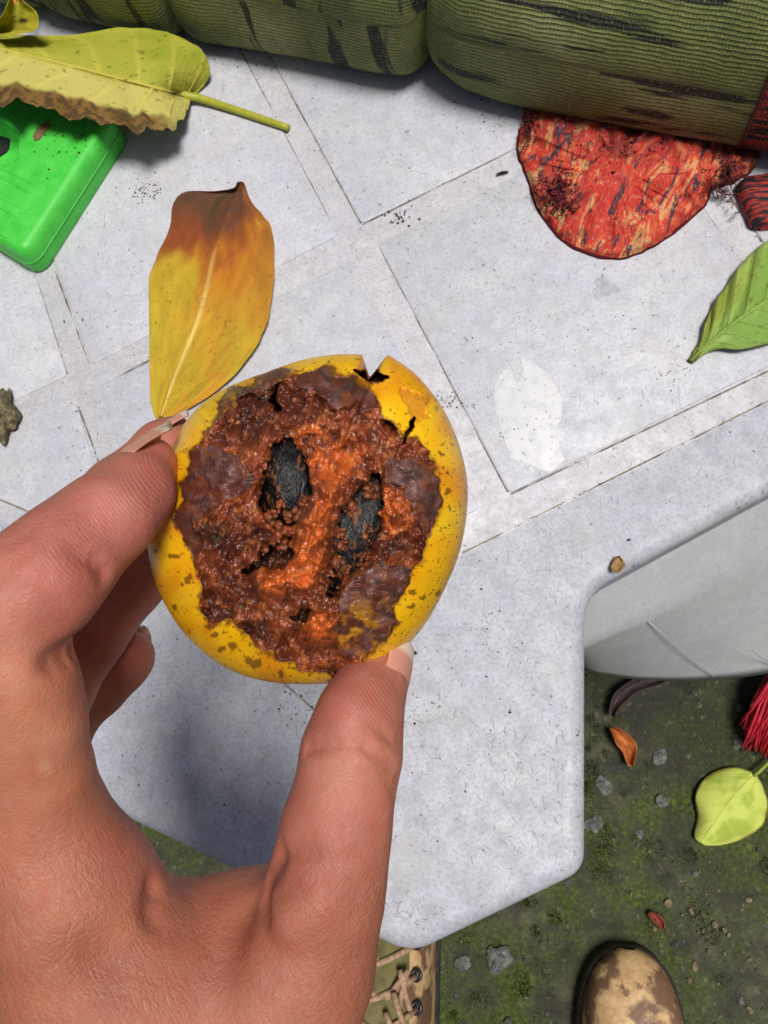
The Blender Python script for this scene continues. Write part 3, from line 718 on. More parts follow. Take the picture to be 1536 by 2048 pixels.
    g = {k: sample(v, wx, wy) for k, v in rb.items()}
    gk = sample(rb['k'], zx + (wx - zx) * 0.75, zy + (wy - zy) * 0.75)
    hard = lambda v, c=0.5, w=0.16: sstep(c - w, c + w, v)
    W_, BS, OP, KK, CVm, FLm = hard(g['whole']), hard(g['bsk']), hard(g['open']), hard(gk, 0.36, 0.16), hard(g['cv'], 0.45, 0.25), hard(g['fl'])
    OP = np.clip(OP * W_, 0, 1); BS = BS * W_
    # ---- height (metres inward)
    n0 = fbm(pw / 170, 2, 20); n1 = fbm(pw / 70, 3, 21); n2 = fbm(pw / 40 + 1.5 * np.stack([vnoise(pw / 60, 5), vnoise(pw / 60, 6), 0 * zx], -1), 4, 22); n3 = fbm(pw / 9, 3, 23)
    rid = 1 - np.abs(2 * fbm(pw / 62, 3, 24) - 1)
    fib = fbm(np.stack([(zx * 0.94 + zy * 0.34) / 11, (zy * 0.94 - zx * 0.34) / 60, 0 * zx], -1), 3, 29)
    OPh = sstep(0.12, 0.85, g['open2']) * W_
    dep = OPh * (0.0008 + 0.0024 * g['openfar'] + (0.5 - n0) * 0.0110 + (0.5 - n1) * 0.0060 + (0.5 - n2) * 0.0034 + (0.5 - n3) * 0.0004 + (0.75 - rid) * 0.0024)
    dep -= OP * g['brt'] * 0.0068 + OP * g['brt2'] * 0.0016
    dep += OP * (0.5 - fib) * 0.0022
    dep += OP * g['ksoft'] * 0.0060
    dep += np.maximum(KK * 0.0175, CVm * 0.0180)
    wrk = 1 - np.abs(2 * fbm(np.stack([zx / 60, zy / 30, 0 * zx], -1), 4, 41) - 1)
    dep += BS * ((0.5 - n1) * 0.0020 + (0.6 - wrk) * 0.0009 + 0.0002)
    # rind lip: slight raised curl around the tear
    edge = np.clip(g['wfar'] * (1 - W_), 0, 1); dep -= edge * 0.0006
    dep += FLm * (1 - W_) * (0.0010 + 0.0012 * (0.5 - n2))
    dep += (fbm(pw / 160, 2, 51) - 0.5) * 0.0012
    rimfade = sstep(1.0, 0.93, sr)
    dep = dep * rimfade
    D = D0 - zf + dep
    front = Q(px, py, D)
    # ---- colour
    yel = mix(np.broadcast_to(L3(250, 190, 12), zx.shape + (3,)), np.broadcast_to(L3(238, 158, 10), zx.shape + (3,)), sstep(0.35, 0.75, fbm(pw / 150, 3, 61)))
    yel = mix(yel, np.broadcast_to(L3(250, 206, 36), zx.shape + (3,)), sstep(0.5, 0.8, fbm(pw / 110, 2, 62)) * 0.6)
    ochre = sstep(760, 960, px) * sstep(700, 1010, py) * 0.0 + sstep(0.93, 1.0, sr) * sstep(820, 930, px) * 0.5
    yel = mix(yel, np.broadcast_to(L3(176, 124, 40), zx.shape + (3,)), ochre)
    near = np.clip(sample(rb['wfar'], zx, zy) * 1.6, 0, 1)
    sp = fbm(pw / 12, 3, 71); sp2 = fbm(np.stack([zx / 34, zy / 16, 0 * zx], -1), 3, 72)
    low = sstep(900, 1300, zy)
    spot = sstep(0.0, 0.03, sp - (0.79 - 0.10 * near - 0.03 * low)) 
    spot = np.maximum(spot, sstep(0, 0.04, sp2 - (0.82 - 0.11 * near * (0.6 + low * 0.6))))
    marks = [(185, 930, 24), (90, 905, 15), (240, 1020, 30), (172, 1150, 24), (205, 1050, 14), (205, 632, 22), (150, 625, 12), (425, 1315, 34), (520, 1400, 40), (640, 1440, 22), (350, 1270, 16), (385, 1330, 20), (1375, 640, 20), (1345, 480, 20), (1260, 1110, 16), (1330, 1095, 14), (1220, 1090, 18), (1210, 1150, 16),
             (733, 112, 11), (1133, 117, 9), (1180, 135, 6), (1105, 318, 8), (1280, 480, 14), (290, 1120, 12), (1370, 560, 12), (1360, 800, 6), (1345, 855, 7), (1330, 950, 5), (1385, 720, 8)]
    for (mx, my, r) in marks:
        i_ = np.argmin((zx - mx) ** 2 + (zy - my) ** 2); dwx, dwy = (wx - zx).flat[i_], (wy - zy).flat[i_]
        ang = np.arctan2(zy - my, zx - mx); rad = 0.66 * r * (0.55 + 0.9 * fbm(np.stack([np.cos(ang) * 1.3 + mx, np.sin(ang) * 1.3 + my, 0 * ang], -1), 3, 4)); spot = np.maximum(spot, sstep(1.25, 0.7, np.hypot(zx + 0.8 * (wx - zx) - mx - 0.8 * dwx, zy + 0.8 * (wy - zy) - my - 0.8 * dwy) / rad * (0.6 + 0.8 * n3)))
    streak = sstep(0.52, 0.66, fbm(np.stack([(zx + zy) / 90, (zx - zy) / 12, 0 * zx], -1), 3, 75)) * sstep(700, 300, zx + zy * 0.5) * 0.7
    spot = np.maximum(spot, streak * near)
    bru = sstep(0.10, 0.55, sample(rb['wmid'], wx, wy) + (fbm(pw / 22, 3, 77) - 0.5) * 0.5); yel = mix(yel, np.broadcast_to(L3(150, 92, 22), zx.shape + (3,)), bru * 0.85)
    c = mix(yel, np.broadcast_to(L3(86, 42, 18), zx.shape + (3,)), spot * 0.75)
    brown = mix(np.broadcast_to(L3(74, 48, 44), zx.shape + (3,)), np.broadcast_to(L3(122, 82, 74), zx.shape + (3,)), sstep(0.35, 0.7, n2))
    brown = mix(brown, np.broadcast_to(L3(128, 70, 30), zx.shape + (3,)), sstep(0.52, 0.72, fbm(pw / 44, 3, 81)) * 0.7)
    brown = mix(brown, np.broadcast_to(L3(92, 40, 22), zx.shape + (3,)), sstep(0.42, 0.62, fbm(pw / 52, 4, 84)) * 0.75)
    yb = sstep(0.44, 0.70, fbm(pw / 34, 4, 82)) * (g['bb'] * sstep(1080, 1220, zy) * 0.85 + g['bu'] * 0.8)
    brown = mix(brown, np.broadcast_to(L3(184, 126, 16), zx.shape + (3,)), np.clip(yb, 0, 1))
    pul = mix(np.broadcast_to(L3(88, 40, 24), zx.shape + (3,)), np.broadcast_to(L3(146, 70, 36), zx.shape + (3,)), sstep(0.36, 0.60, n2 * 0.2 + n1 * 0.4 + n0 * 0.4))
    pul = mix(pul, np.broadcast_to(L3(62, 24, 14), zx.shape + (3,)), sstep(0.50, 0.70, fbm(pw / 80, 3, 91)) * 0.5 * (1 - np.clip(g['brt'] + g['brt2'], 0, 1)))
    pul = mix(pul, np.broadcast_to(L3(216, 104, 38), zx.shape + (3,)), np.clip(g['brt'] + 0.8 * g['brt2'], 0, 1) * sstep(0.22, 0.55, n2))
    pul = mix(pul, np.broadcast_to(L3(226, 140, 76), zx.shape + (3,)), sstep(0.56, 0.74, fbm(pw / 24, 4, 92)) * (0.35 + 0.5 * g['brt2']))
    pul = mix(pul, np.broadcast_to(L3(46, 18, 14), zx.shape + (3,)), sstep(0.58, 0.70, fbm(pw / 30, 4, 93)) * 0.35)
    pul = pul * (0.72 + 0.56 * fib)[..., None]
    rot = np.exp(-((zx - 340) / 110) ** 2 - ((zy - 850) / 90) ** 2) + np.exp(-((zx - 500) / 130) ** 2 - ((zy - 290) / 90) ** 2) * 0.8 + np.exp(-((zx - 840) / 120) ** 2 - ((zy - 1110) / 70) ** 2) * 0.7 + np.exp(-((zx - 560) / 160) ** 2 - ((zy - 1270) / 60) ** 2) * 0.8  # dark rot patches that also paint the hollows' shade into the flesh
    pul = mix(pul, np.broadcast_to(L3(58, 26, 20), zx.shape + (3,)), np.clip(rot, 0, 1) * sstep(0.3, 0.6, n1) * 0.8)
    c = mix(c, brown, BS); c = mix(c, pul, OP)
    c = mix(c, np.broadcast_to(L3(206, 118, 44), zx.shape + (3,)), FLm * (1 - W_) * 0.6)
    rimb = np.clip(4 * g['whole'] * (1 - g['whole']), 0, 1) * (1 - OP); c = mix(c, np.broadcast_to(L3(82, 40, 18), zx.shape + (3,)), rimb * 0.6)
    mo = hard(g['mold'], 0.45, 0.3) * sstep(0.45, 0.6, fbm(pw / 14, 3, 95)); c = mix(c, np.broadcast_to(L3(40, 40, 30), zx.shape + (3,)), mo * 0.75)
    c = mix(c, np.broadcast_to(L3(58, 30, 16), zx.shape + (3,)), np.clip(CVm + KK, 0, 1) * 0.8)  # hollows and seed sockets coloured dark, deepening their shade
    notch = np.exp(-((px - 742) / 14) ** 2 - ((py - 738) / 22) ** 2); c = mix(c, np.broadcast_to(L3(120, 60, 24), zx.shape + (3,)), np.clip(notch * 1.5, 0, 1))
    grit = sstep(0.74, 0.78, fbm(pw / 6.5, 2, 97)) * sstep(0.80, 0.95, sr) * (sstep(780, 880, px) + 0.35); c = mix(c, np.broadcast_to(L3(70, 56, 34), zx.shape + (3,)), np.clip(grit, 0, 1) * 0.8)
    root = empty('fruit', Q(cx, cy, D0 + 0.03))
    tag(root, 'overripe yellow fruit split open on brown rotten flesh with black seeds', 'fruit')
    wet = np.clip(OP + 0.55 * BS, 0, 1)
    # ---- split the front sheet into rind and pulp
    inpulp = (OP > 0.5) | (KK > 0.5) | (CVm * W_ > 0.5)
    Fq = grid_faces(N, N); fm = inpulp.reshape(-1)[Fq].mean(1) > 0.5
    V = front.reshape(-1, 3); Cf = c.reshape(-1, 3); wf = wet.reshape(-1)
    # back shell
    border = np.concatenate([np.arange(N), np.arange(2, N) * 0 + N - 1 + np.arange(1, N - 1) * N, np.arange(N * N - 1, N * N - N - 1, -1), np.arange(N - 2, 0, -1) * N])
    rim = V[border]; nb = len(border); cen = Q(cx, cy, D0); axis = RM @ np.array([0, 0, -1.0])
    rows = [rim]; 
    for k in range(1, 20):
        f = k / 20 * math.pi / 2; rows.append(cen + (rim - cen) * math.cos(f) ** 0.8 + axis * (0.036 * math.sin(f)))
    back = np.concatenate(rows + [np.array([cen + axis * 0.036])])
    FB = grid_faces(20, nb, True)[:, ::-1]; last = len(back) - 1
    cap = np.array([[19 * nb + j, 19 * nb + (j + 1) % nb, last, last] for j in range(nb)])
    rv = np.concatenate([V, back[nb:]]); mp = np.concatenate([border, np.arange(len(back) - nb) + len(V)])
    Fb = [tuple(q) for q in mp[FB]] + [tuple(q[:3]) for q in mp[cap]]
    rindF = Fq[~fm]
    cb = np.tile(L3(196, 140, 20), (len(back) - nb, 1)); cb *= (0.8 + 0.4 * vnoise(back[nb:] * 300, 4))[:, None]
    use = np.unique(np.concatenate([rindF.ravel(), np.array([i for q in Fb for i in q])])); re = -np.ones(len(rv), int); re[use] = np.arange(len(use))
    allF = [tuple(q) for q in re[rindF]] + [tuple(re[list(q)]) for q in Fb]
    m = M('fruit_rind', 0.3, spec=0.5); m.col(m.attr('Col'))
    v = m.coord('Object'); fine = m.noise(v, 900, 4, 0.65); wv = m.noise(m.coord('Object', (1, 0.45, 1), (0, 0, 0.5)), 420, 5, 0.65)
    r1 = m.fr(m.noise(v, 260, 3), 0.3, 0.7, 0.28, 0.46); m.rough(r1)
    m.b.inputs['Coat Weight'].default_value = 0.05; m.b.inputs['Coat Roughness'].default_value = 0.25
    b0 = m.bump(m.math('MULTIPLY', wv, m.attr('wet', 'Fac')), 0.7, 0.0022); m.bump(fine, 0.2, 0.0004, b0); m.sss(0.08, (1, 0.6, 0.1), 0.002)
    ro = mesh_obj('rind', rv[use], allF, m.m, attrs={'Col': np.concatenate([Cf, cb])[use], 'wet': np.concatenate([wf, np.zeros(len(cb))])[use]}); adopt(ro, root)
    pf = Fq[fm]; use = np.unique(pf); re = -np.ones(len(V), int); re[use] = np.arange(len(use))
    m = M('fruit_pulp', 0.3, spec=0.6); m.col(m.attr('Col')); v = m.coord('Object')
    f1 = m.noise(v, 380, 5, 0.6); f2 = m.noise(v, 1400, 3, 0.6); m.rough(m.fr(m.noise(v, 500, 3), 0.35, 0.65, 0.18, 0.5))
    b0 = m.bump(f1, 0.34, 0.0016); m.bump(f2, 0.25, 0.0005, b0); m.b.inputs['Coat Weight'].default_value = 0.3; m.b.inputs['Coat Roughness'].default_value = 0.12; m.sss(0.06, (1, 0.5, 0.2), 0.001)
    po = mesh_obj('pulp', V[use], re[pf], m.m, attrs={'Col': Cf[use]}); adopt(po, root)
    po['label'] = 'wet orange brown rotten flesh'
    # ---- seeds
    m = M('seed', 0.4, spec=0.35); v = m.coord('Object'); f1 = m.noise(m.coord('Object', (1, 0.4, 1), (0, 0, -0.4)), 500, 4, 0.7); f2 = m.noise(v, 240, 4)
    m.col(m.mixc(m.fr(m.math('ADD', f1, m.math('MULTIPLY', m.math('SUBTRACT', f2, 0.5), 0.5)), 0.53, 0.60, 0, 0.9), lin(10, 10, 13), lin(116, 66, 28))); m.bump(f1, 0.45, 0.0020); m.rough(m.fr(f2, 0.3, 0.7, 0.34, 0.55))
    for (sx, sy, L, Wd, ang, top) in ((664, 606, 250, 150, 8, 0.0084), (966, 806, 330, 165, -20, 0.0092)):
        bx, by = ZX + sx * ZK, ZY + sy * ZK
        us = math.hypot(bx - cx, by - cy) / 325; zz = hf * math.sqrt(1 - us ** 2.5)
        dtop = D0 - zz + top; thick = 0.0085
        bm = bmesh.new(); bmesh.ops.create_icosphere(bm, subdivisions=5, radius=1)
        Vs = np.array([q.co[:] for q in bm.verts]); Fs = [[q.index for q in f.verts] for f in bm.faces]; bm.free()
        Vs = Vs * (1 + 0.10 * (fbm(Vs * 3.5 + sx, 4, 5) - 0.5))[:, None]
        sc = ZK * dtop / FPX
        Vl = Vs * np.array([Wd * sc, L * sc, thick]); ca, sa = math.cos(math.radians(ang)), math.sin(math.radians(ang))
        Vl = np.stack([Vl[:, 0] * ca - Vl[:, 1] * sa, Vl[:, 0] * sa + Vl[:, 1] * ca, Vl[:, 2]], -1)
        cc = np.array([(bx - 768) / FPX * dtop, -(by - 1024) / FPX * dtop, -(dtop + thick)])
        so_ = mesh_obj('seed', cam2w(Vl + cc), Fs, m.m); adopt(so_, po)
    # strings and crumbs of pulp lying over the seeds and bridging the hollows
    mb = MB(); mp_ = M('pulp_strings', 0.5, spec=0.4); nn_ = mp_.noise(mp_.coord('Object'), 300, 3); mp_.col(mp_.ramp(nn_, [(0.35, lin(66, 34, 18)), (0.65, lin(140, 72, 34))]))
    def dep_at(zx_, zy_):
        us_ = min(0.99, math.hypot(ZX + zx_ * ZK - cx, ZY + zy_ * ZK - cy) / 325); return D0 - hf * math.sqrt(1 - us_ ** 2.5)
    spots_ = [(600, 790, 30), (690, 745, 30), (660, 770, 40), (585, 740, 24), (735, 690, 22), (880, 960, 34), (930, 985, 36), (1000, 930, 30), (905, 870, 24), (950, 720, 26), (1040, 640, 24), (880, 820, 20), (1010, 830, 26), (640, 700, 20), (560, 900, 20), (650, 880, 20)]
    for (sx, sy, sr_) in spots_:
        for k in range(14):
            x0, y0 = random.gauss(sx, sr_ * 0.6), random.gauss(sy, sr_ * 0.6); r_ = 0.00018 + 0.0006 * random.random() ** 2
            bm = bmesh.new(); bmesh.ops.create_icosphere(bm, subdivisions=2, radius=r_); Vb = np.array([q.co[:] for q in bm.verts]); Fb_ = [[q.index for q in f.verts] for f in bm.faces]; bm.free()
            Vb = Vb * (0.6 + 0.9 * vnoise(Vb / r_ * 1.4 + x0, 3))[:, None] * (random.uniform(.7, 1.8), random.uniform(.7, 1.8), 0.8)
            mb.add(Vb + Q(ZX + x0 * ZK, ZY + y0 * ZK, dep_at(x0, y0) + random.uniform(0.0086, 0.0100)), Fb_)
    o_ = mb.build('pulp_crumbs', mp_.m); tag(o_, kind='stuff'); adopt(o_, po)
    return root
make_fruit()

# ------------------------------------------------------------------ leaves
def leaf_material(name, rough=0.72, bump=0.45, trans=0.15):
    m = M(name, rough, spec=0.3); m.col(m.mixc(m.fr(m.noise(m.coord('Object'), 900, 3, 0.7), 0.55, 0.8, 0, 0.18), m.attr('Col'), (0.05, 0.04, 0.01, 1)))
    n1 = m.noise(m.coord('Object'), 600, 4, 0.6); m.bump(n1, bump, 0.0007)
    return m.m
MATS['leaf'] = leaf_material('leaf_blade')
MATS['dry'] = leaf_material('dry_leaf', 0.75, 0.6)
def leaf_blade(name, stations, zfun, cfun, mat, parent=None, nu=210, nv=121, veins=9, vdepth=0.0011, thick=0.0004, vang=0.55, ragl=0.0, ragr=0.0):
    """stations: (mid, left, right) photo pixels along the midrib; zfun(t,s,mid?) height; cfun(t,s,vein,px) colour"""
    S = np.array([[c for q in st for c in q] for st in stations], float); G = catmull(S, nu)
    t = np.linspace(0, 1, nu)[:, None] * np.ones((1, nv)); s = np.ones((nu, 1)) * np.linspace(-1, 1, nv)[None]
    mid, le, ri = G[:, None, 0:2], G[:, None, 2:4], G[:, None, 4:6]
    tt = np.linspace(0, 1, nu)[:, None]; rg = lambda sd: 1 + (fbm(np.stack([tt * 26, tt * 0 + sd, tt * 0], -1), 4, sd)[..., None] - 0.5)
    le = mid + (le - mid) * (1 + ragl * (rg(3) - 1)); ri = mid + (ri - mid) * (1 + ragr * (rg(5) - 1))
    sa = np.abs(s)[..., None]
    px = np.where((s < 0)[..., None], mid + (le - mid) * sa, mid + (ri - mid) * sa)
    ph = (t * 1.0 - np.abs(s) * vang / 3) * veins + np.where(s < 0, 0.0, 0.45)
    vd = np.abs((ph + 0.5) % 1 - 0.5); vein = np.exp(-(vd / 0.07) ** 2) * sstep(0.0, 0.08, np.abs(s)) * (1 - 0.7 * np.abs(s))
    midr = np.exp(-(s / 0.035) ** 2) * (1.1 - 0.7 * t)
    fine = np.exp(-(np.abs(((ph * 4.3 + 3 * vnoise(np.stack([t * 9, s * 6, 0 * t], -1), 2)) + 0.5) % 1 - 0.5) / 0.12) ** 2) * 0.3
    z = zfun(t, s)
    q = np.stack([px[..., 0], px[..., 1], z], -1).reshape(-1, 3)
    zz = z + (vein * 0.8 + midr * 1.6 + fine * 0.35) * vdepth
    V = np.array([P(a, b, c) for (a, b, c) in np.stack([px[..., 0], px[..., 1], zz], -1).reshape(-1, 3)])
    C = cfun(t, s, np.clip(vein + 0.5 * fine, 0, 1), midr, px).reshape(-1, 3)
    o = mesh_obj(name, V, grid_faces(nu, nv), mat, attrs={'Col': C})
    so_ = o.modifiers.new('thick', 'SOLIDIFY'); so_.thickness = thick; so_.offset = -1
    if parent: adopt(o, parent)
    return o
def bc(c, sh): return np.broadcast_to(L3(*c), sh + (3,))

def leaf_orange():
    st = [((318, 846), (314, 844), (322, 848)), ((333, 800), (302, 806), (388, 812)), ((350, 750), (300, 745), (450, 768)), ((375, 690), (299, 680), (505, 705)), ((395, 640), (299, 610), (532, 650)),
          ((412, 580), (300, 555), (546, 580)), ((425, 520), (318, 505), (548, 512)), ((437, 475), (340, 456), (543, 456)), ((450, 435), (346, 410), (528, 433)), ((462, 405), (370, 384), (506, 408)), ((472, 386), (428, 382), (496, 388)), ((479, 372), (466, 376), (491, 372)), ((481, 363), (474, 364), (487, 364))]
    root = empty('leaf', P(318, 846, 0.002)); tag(root, 'yellow and orange fallen leaf with brown tip above the index finger', 'leaf', 'leaves lying on the table')
    zf = lambda t, s: 0.0030 + 0.0016 * np.abs(s) ** 2 * (0.4 + np.sin(t * 3.1)) + 0.002 * np.sin(t * 5) * s + 0.004 * sstep(0.75, 1, t) * np.abs(s) + 0.0012 * (fbm(np.stack([t * 6, s * 3, 0 * t], -1), 3, 4) - .5)
    def cf(t, s, v, m, px):
        sh = t.shape; n = fbm(np.stack([t * 7, s * 3, 0 * t], -1), 4, 12); n2 = fbm(np.stack([t * 30, s * 14, 0 * t], -1), 3, 13)
        c = mix(bc((184, 152, 36), sh), bc((194, 134, 34), sh), sstep(0.35, 0.65, n + 0.20 * s))
        c = mix(c, bc((184, 172, 44), sh), sstep(0.6, 0.2, t) * sstep(0.4, 0.7, n) * 0.6)
        c = mix(c, bc((190, 114, 24), sh), sstep(0.28, 0.56, t + (n - 0.5) * 0.5 - np.abs(s) * 0.18) * 0.9)
        c = mix(c, bc((136, 66, 24), sh), sstep(0.46, 0.66, t + (n - 0.5) * 0.35 - s * 0.10))
        c = mix(c, bc((92, 58, 38), sh), sstep(0.54, 0.66, t + (n - 0.5) * 0.16 - 0.02 * s - 0.06 * sstep(.1, .6, np.abs(s))))
        c = mix(c, bc((150, 88, 34), sh), sstep(0.35, 0.95, s + (n - 0.5) * 0.8) * sstep(0.25, 0.6, t) * 0.7)
        gr = sstep(0.12, 0.02, np.abs(s + 0.25)) * sstep(0.62, 0.7, t) * sstep(0.88, 0.8, t); c = mix(c, bc((66, 54, 20), sh), gr * 0.8)
        c = mix(c, bc((222, 196, 110), sh), np.clip(m, 0, 1) * sstep(0.62, 0.35, t)); c = mix(c, bc((110, 50, 18), sh), np.clip(m, 0, 1) * sstep(0.5, 0.7, t))
        c = mix(c, c * np.array([1.08, 1.04, 1.1]) + 0.01, v * 0.35); c = c * (0.72 + 0.5 * fbm(np.stack([t * 18, s * 9, 0 * t], -1), 4, 17))[..., None]
        sp = sstep(0.78, 0.84, fbm(np.stack([t * 120, s * 34, 0 * t], -1), 2, 15)); c = mix(c, bc((96, 72, 14), sh), sp * 0.6)
        return c
    leaf_blade('blade', st, zf, cf, MATS['leaf'], root, veins=8, vdepth=0.0005, ragl=0.03, ragr=0.03)
    V, F = tube(catmull([P(322, 832, 0.0045), P(315, 850, 0.004), P(303, 868, 0.003)], 8), 0.0012, 8)
    m = M('leaf_stalk', 0.5, lin(120, 84, 40)); adopt(mesh_obj('stalk', V, F, m.m), root)
leaf_orange()

def leaf_yellow():
    st = [((378, 196), (390, 192), (380, 203)), ((352, 187), (419, 150), (372, 230)), ((318, 178), (405, 103), (345, 254)), ((270, 165), (362, 75), (300, 262)), ((215, 151), (305, 60), (240, 256)), ((150, 133), (235, 56), (165, 236)), ((80, 115), (150, 69), (85, 216)), ((0, 95), (50, 70), (0, 200)), ((-80, 75), (-40, 62), (-80, 170)), ((-160, 55), (-120, 50), (-160, 120)), ((-220, 40), (-210, 38), (-220, 50))]
    root = empty('leaf', P(375, 200, 0.002)); tag(root, 'large yellow green leaf with thick stalk and curled brown edge, draped on the green plastic', 'leaf', 'leaves lying on the table')
    zf = lambda t, s: (0.006 + 0.030 * sstep(0.0, 0.34, t) + 0.003 * np.sin(t * 9 + s * 2) - 0.014 * sstep(-0.1, -1, s) * sstep(0.0, 0.5, t)
                       + (0.005 + 0.010 * sstep(0.2, 0.6, t)) * sstep(0.62, 0.92, s) * (0.25 + 1.5 * fbm(np.stack([t * 22, s * 1.5, 0 * t], -1), 3, 7)) * sstep(0.05, 0.25, t)
                       + 0.0015 * (fbm(np.stack([t * 9, s * 4, 0 * t], -1), 3, 4) - .5))
    def cf(t, s, v, m, px):
        sh = t.shape; n = fbm(np.stack([t * 8, s * 3, 0 * t], -1), 4, 22); n2 = fbm(np.stack([t * 60, s * 16, 0 * t], -1), 3, 23)
        c = mix(bc((164, 164, 56), sh), bc((188, 180, 96), sh), sstep(-0.05, 0.15, s + (n - 0.5) * 0.1))
        c = mix(c, bc((140, 150, 34), sh), sstep(0.45, 0.75, n) * sstep(0.1, -0.4, s) * 0.8)
        c = mix(c, bc((206, 190, 84), sh), np.clip(v * 0.5 + m, 0, 1))
        br = sstep(0.60, 0.72, s + (n - 0.5) * 0.25) * sstep(0.10, 0.30, t + (n - .5) * 0.1); c = mix(c, mix(bc((88, 66, 40), sh), bc((136, 102, 52), sh), sstep(.4, .6, n2)), br)
        dk = np.exp(-((px[..., 0] - 248) / 22) ** 2 - ((px[..., 1] - 232) / 16) ** 2) * sstep(0.4, 0.6, n2); c = mix(c, bc((74, 62, 34), sh), dk)
        jt = np.exp(-((px[..., 0] - 350) / 13) ** 2 - ((px[..., 1] - 187) / 6) ** 2); c = mix(c, bc((54, 46, 22), sh), jt)
        sp = sstep(0.72, 0.77, n2); return mix(c, bc((90, 84, 30), sh), sp * 0.6)
    leaf_blade('blade', st, zf, cf, MATS['leaf'], root, veins=7, nu=240, vdepth=0.0013, ragl=0.06, ragr=0.34)
    V, F = tube(catmull([P(345, 186, 0.010), P(376, 192, 0.0085), P(400, 197, 0.0065), P(450, 213, 0.005), P(510, 233, 0.0045), P(577, 256, 0.0042)], 30), np.linspace(0.0030, 0.0024, 30), 12)
    m = M('leaf_stalk', 0.45); b = m.noise(m.coord('Object'), 260, 4); m.col(m.ramp(b, [(0.3, lin(150, 152, 40)), (0.65, lin(172, 170, 56)), (0.8, lin(132, 108, 50))])); adopt(mesh_obj('stalk', V, F, m.m), root)
leaf_yellow()

def leaf_green():
    st = [((1386, 716), (1382, 712), (1392, 722)), ((1400, 702), (1396, 690), (1412, 706)), ((1425, 680), (1410, 648), (1440, 697)), ((1455, 655), (1428, 607), (1480, 699)), ((1490, 630), (1456, 567), (1525, 690)), ((1530, 604), (1490, 520), (1580, 672)), ((1580, 570), (1535, 482), (1630, 645)), ((1640, 530), (1600, 450), (1680, 600)), ((1700, 488), (1670, 440), (1730, 540)), ((1750, 452), (1745, 448), (1755, 458))]
    root = empty('leaf', P(1386, 716, 0.002)); tag(root, 'green leaf with wavy edge lying at the right border of the table', 'leaf', 'leaves lying on the table')
    zf = lambda t, s: 0.0035 + 0.008 * np.sin(t * 3.1) * (1 - 0.5 * np.abs(s)) + 0.0022 * np.sin((t * 1.0 - np.abs(s) * 0.2) * 44) * np.abs(s) * (s < 0) + 0.002 * (fbm(np.stack([t * 6, s * 3, 0 * t], -1), 3, 4) - .5)
    def cf(t, s, v, m, px):
        sh = t.shape; n = fbm(np.stack([t * 8, s * 3, 0 * t], -1), 4, 32); n2 = fbm(np.stack([t * 40, s * 16, 0 * t], -1), 3, 33)
        c = mix(bc((122, 156, 66), sh), bc((148, 174, 90), sh), sstep(0.4, 0.7, n)); c = mix(c, bc((136, 138, 44), sh), sstep(-0.1, -0.7, s) * sstep(0.7, 0.3, t) * 0.7)
        c = mix(c, bc((92, 74, 34), sh), sstep(0.08, 0.0, t) * 0.8 + sstep(0.9, 1.0, np.abs(s)) * 0.4)
        c = mix(c, bc((150, 172, 84), sh), np.clip(m + 0.3 * v, 0, 1)); return mix(c, bc((84, 92, 34), sh), sstep(0.68, 0.74, n2) * 0.5)
    leaf_blade('blade', st, zf, cf, MATS['leaf'], root, veins=9)
    V, F = tube(catmull([P(1400, 703, 0.0055), P(1388, 714, 0.004), P(1381, 723, 0.003)], 8), np.linspace(0.0016, 0.0021, 8), 8); m = M('leaf_stalk', 0.5, lin(96, 104, 40)); adopt(mesh_obj('stalk', V, F, m.m), root)
leaf_green()

def leaf_corner():
    st = [((28, -6), (22, -8), (36, -8)), ((32, 8), (14, 12), (52, 8)), ((34, 22), (4, 32), (70, 22)), ((30, 38), (-12, 46), (77, 40)), ((20, 52), (-24, 56), (72, 58)), ((5, 62), (-30, 62), (45, 66)), ((-20, 68), (-34, 66), (0, 70))]
    root = empty('leaf', P(30, 0, 0.03)); tag(root, 'small curled yellow leaf with orange stalk in the top left corner', 'leaf', 'leaves lying on the table')
    zf = lambda t, s: 0.036 + 0.012 * np.abs(s) ** 1.6 + 0.003 * np.sin(t * 6)
    def cf(t, s, v, m, px):
        sh = t.shape; n = fbm(np.stack([t * 7, s * 4, 0 * t], -1), 4, 42)
        c = mix(bc((178, 168, 40), sh), bc((140, 138, 34), sh), sstep(0.4, 0.65, n)); hole = np.exp(-((px[..., 0] - 46) / 11) ** 2 - ((px[..., 1] - 41) / 5) ** 2); return mix(c, bc((50, 40, 16), sh), np.clip(hole * 1.3, 0, 1))
    leaf_blade('blade', st, zf, cf, MATS['leaf'], root, nu=50, nv=31, veins=5)
    V, F = tube(catmull([P(30, 14, 0.038), P(28, -4, 0.040), P(30, -40, 0.040)], 10), 0.0018, 8); m = M('leaf_stalk', 0.5, lin(206, 140, 40)); adopt(mesh_obj('stalk', V, F, m.m), root)
leaf_corner()

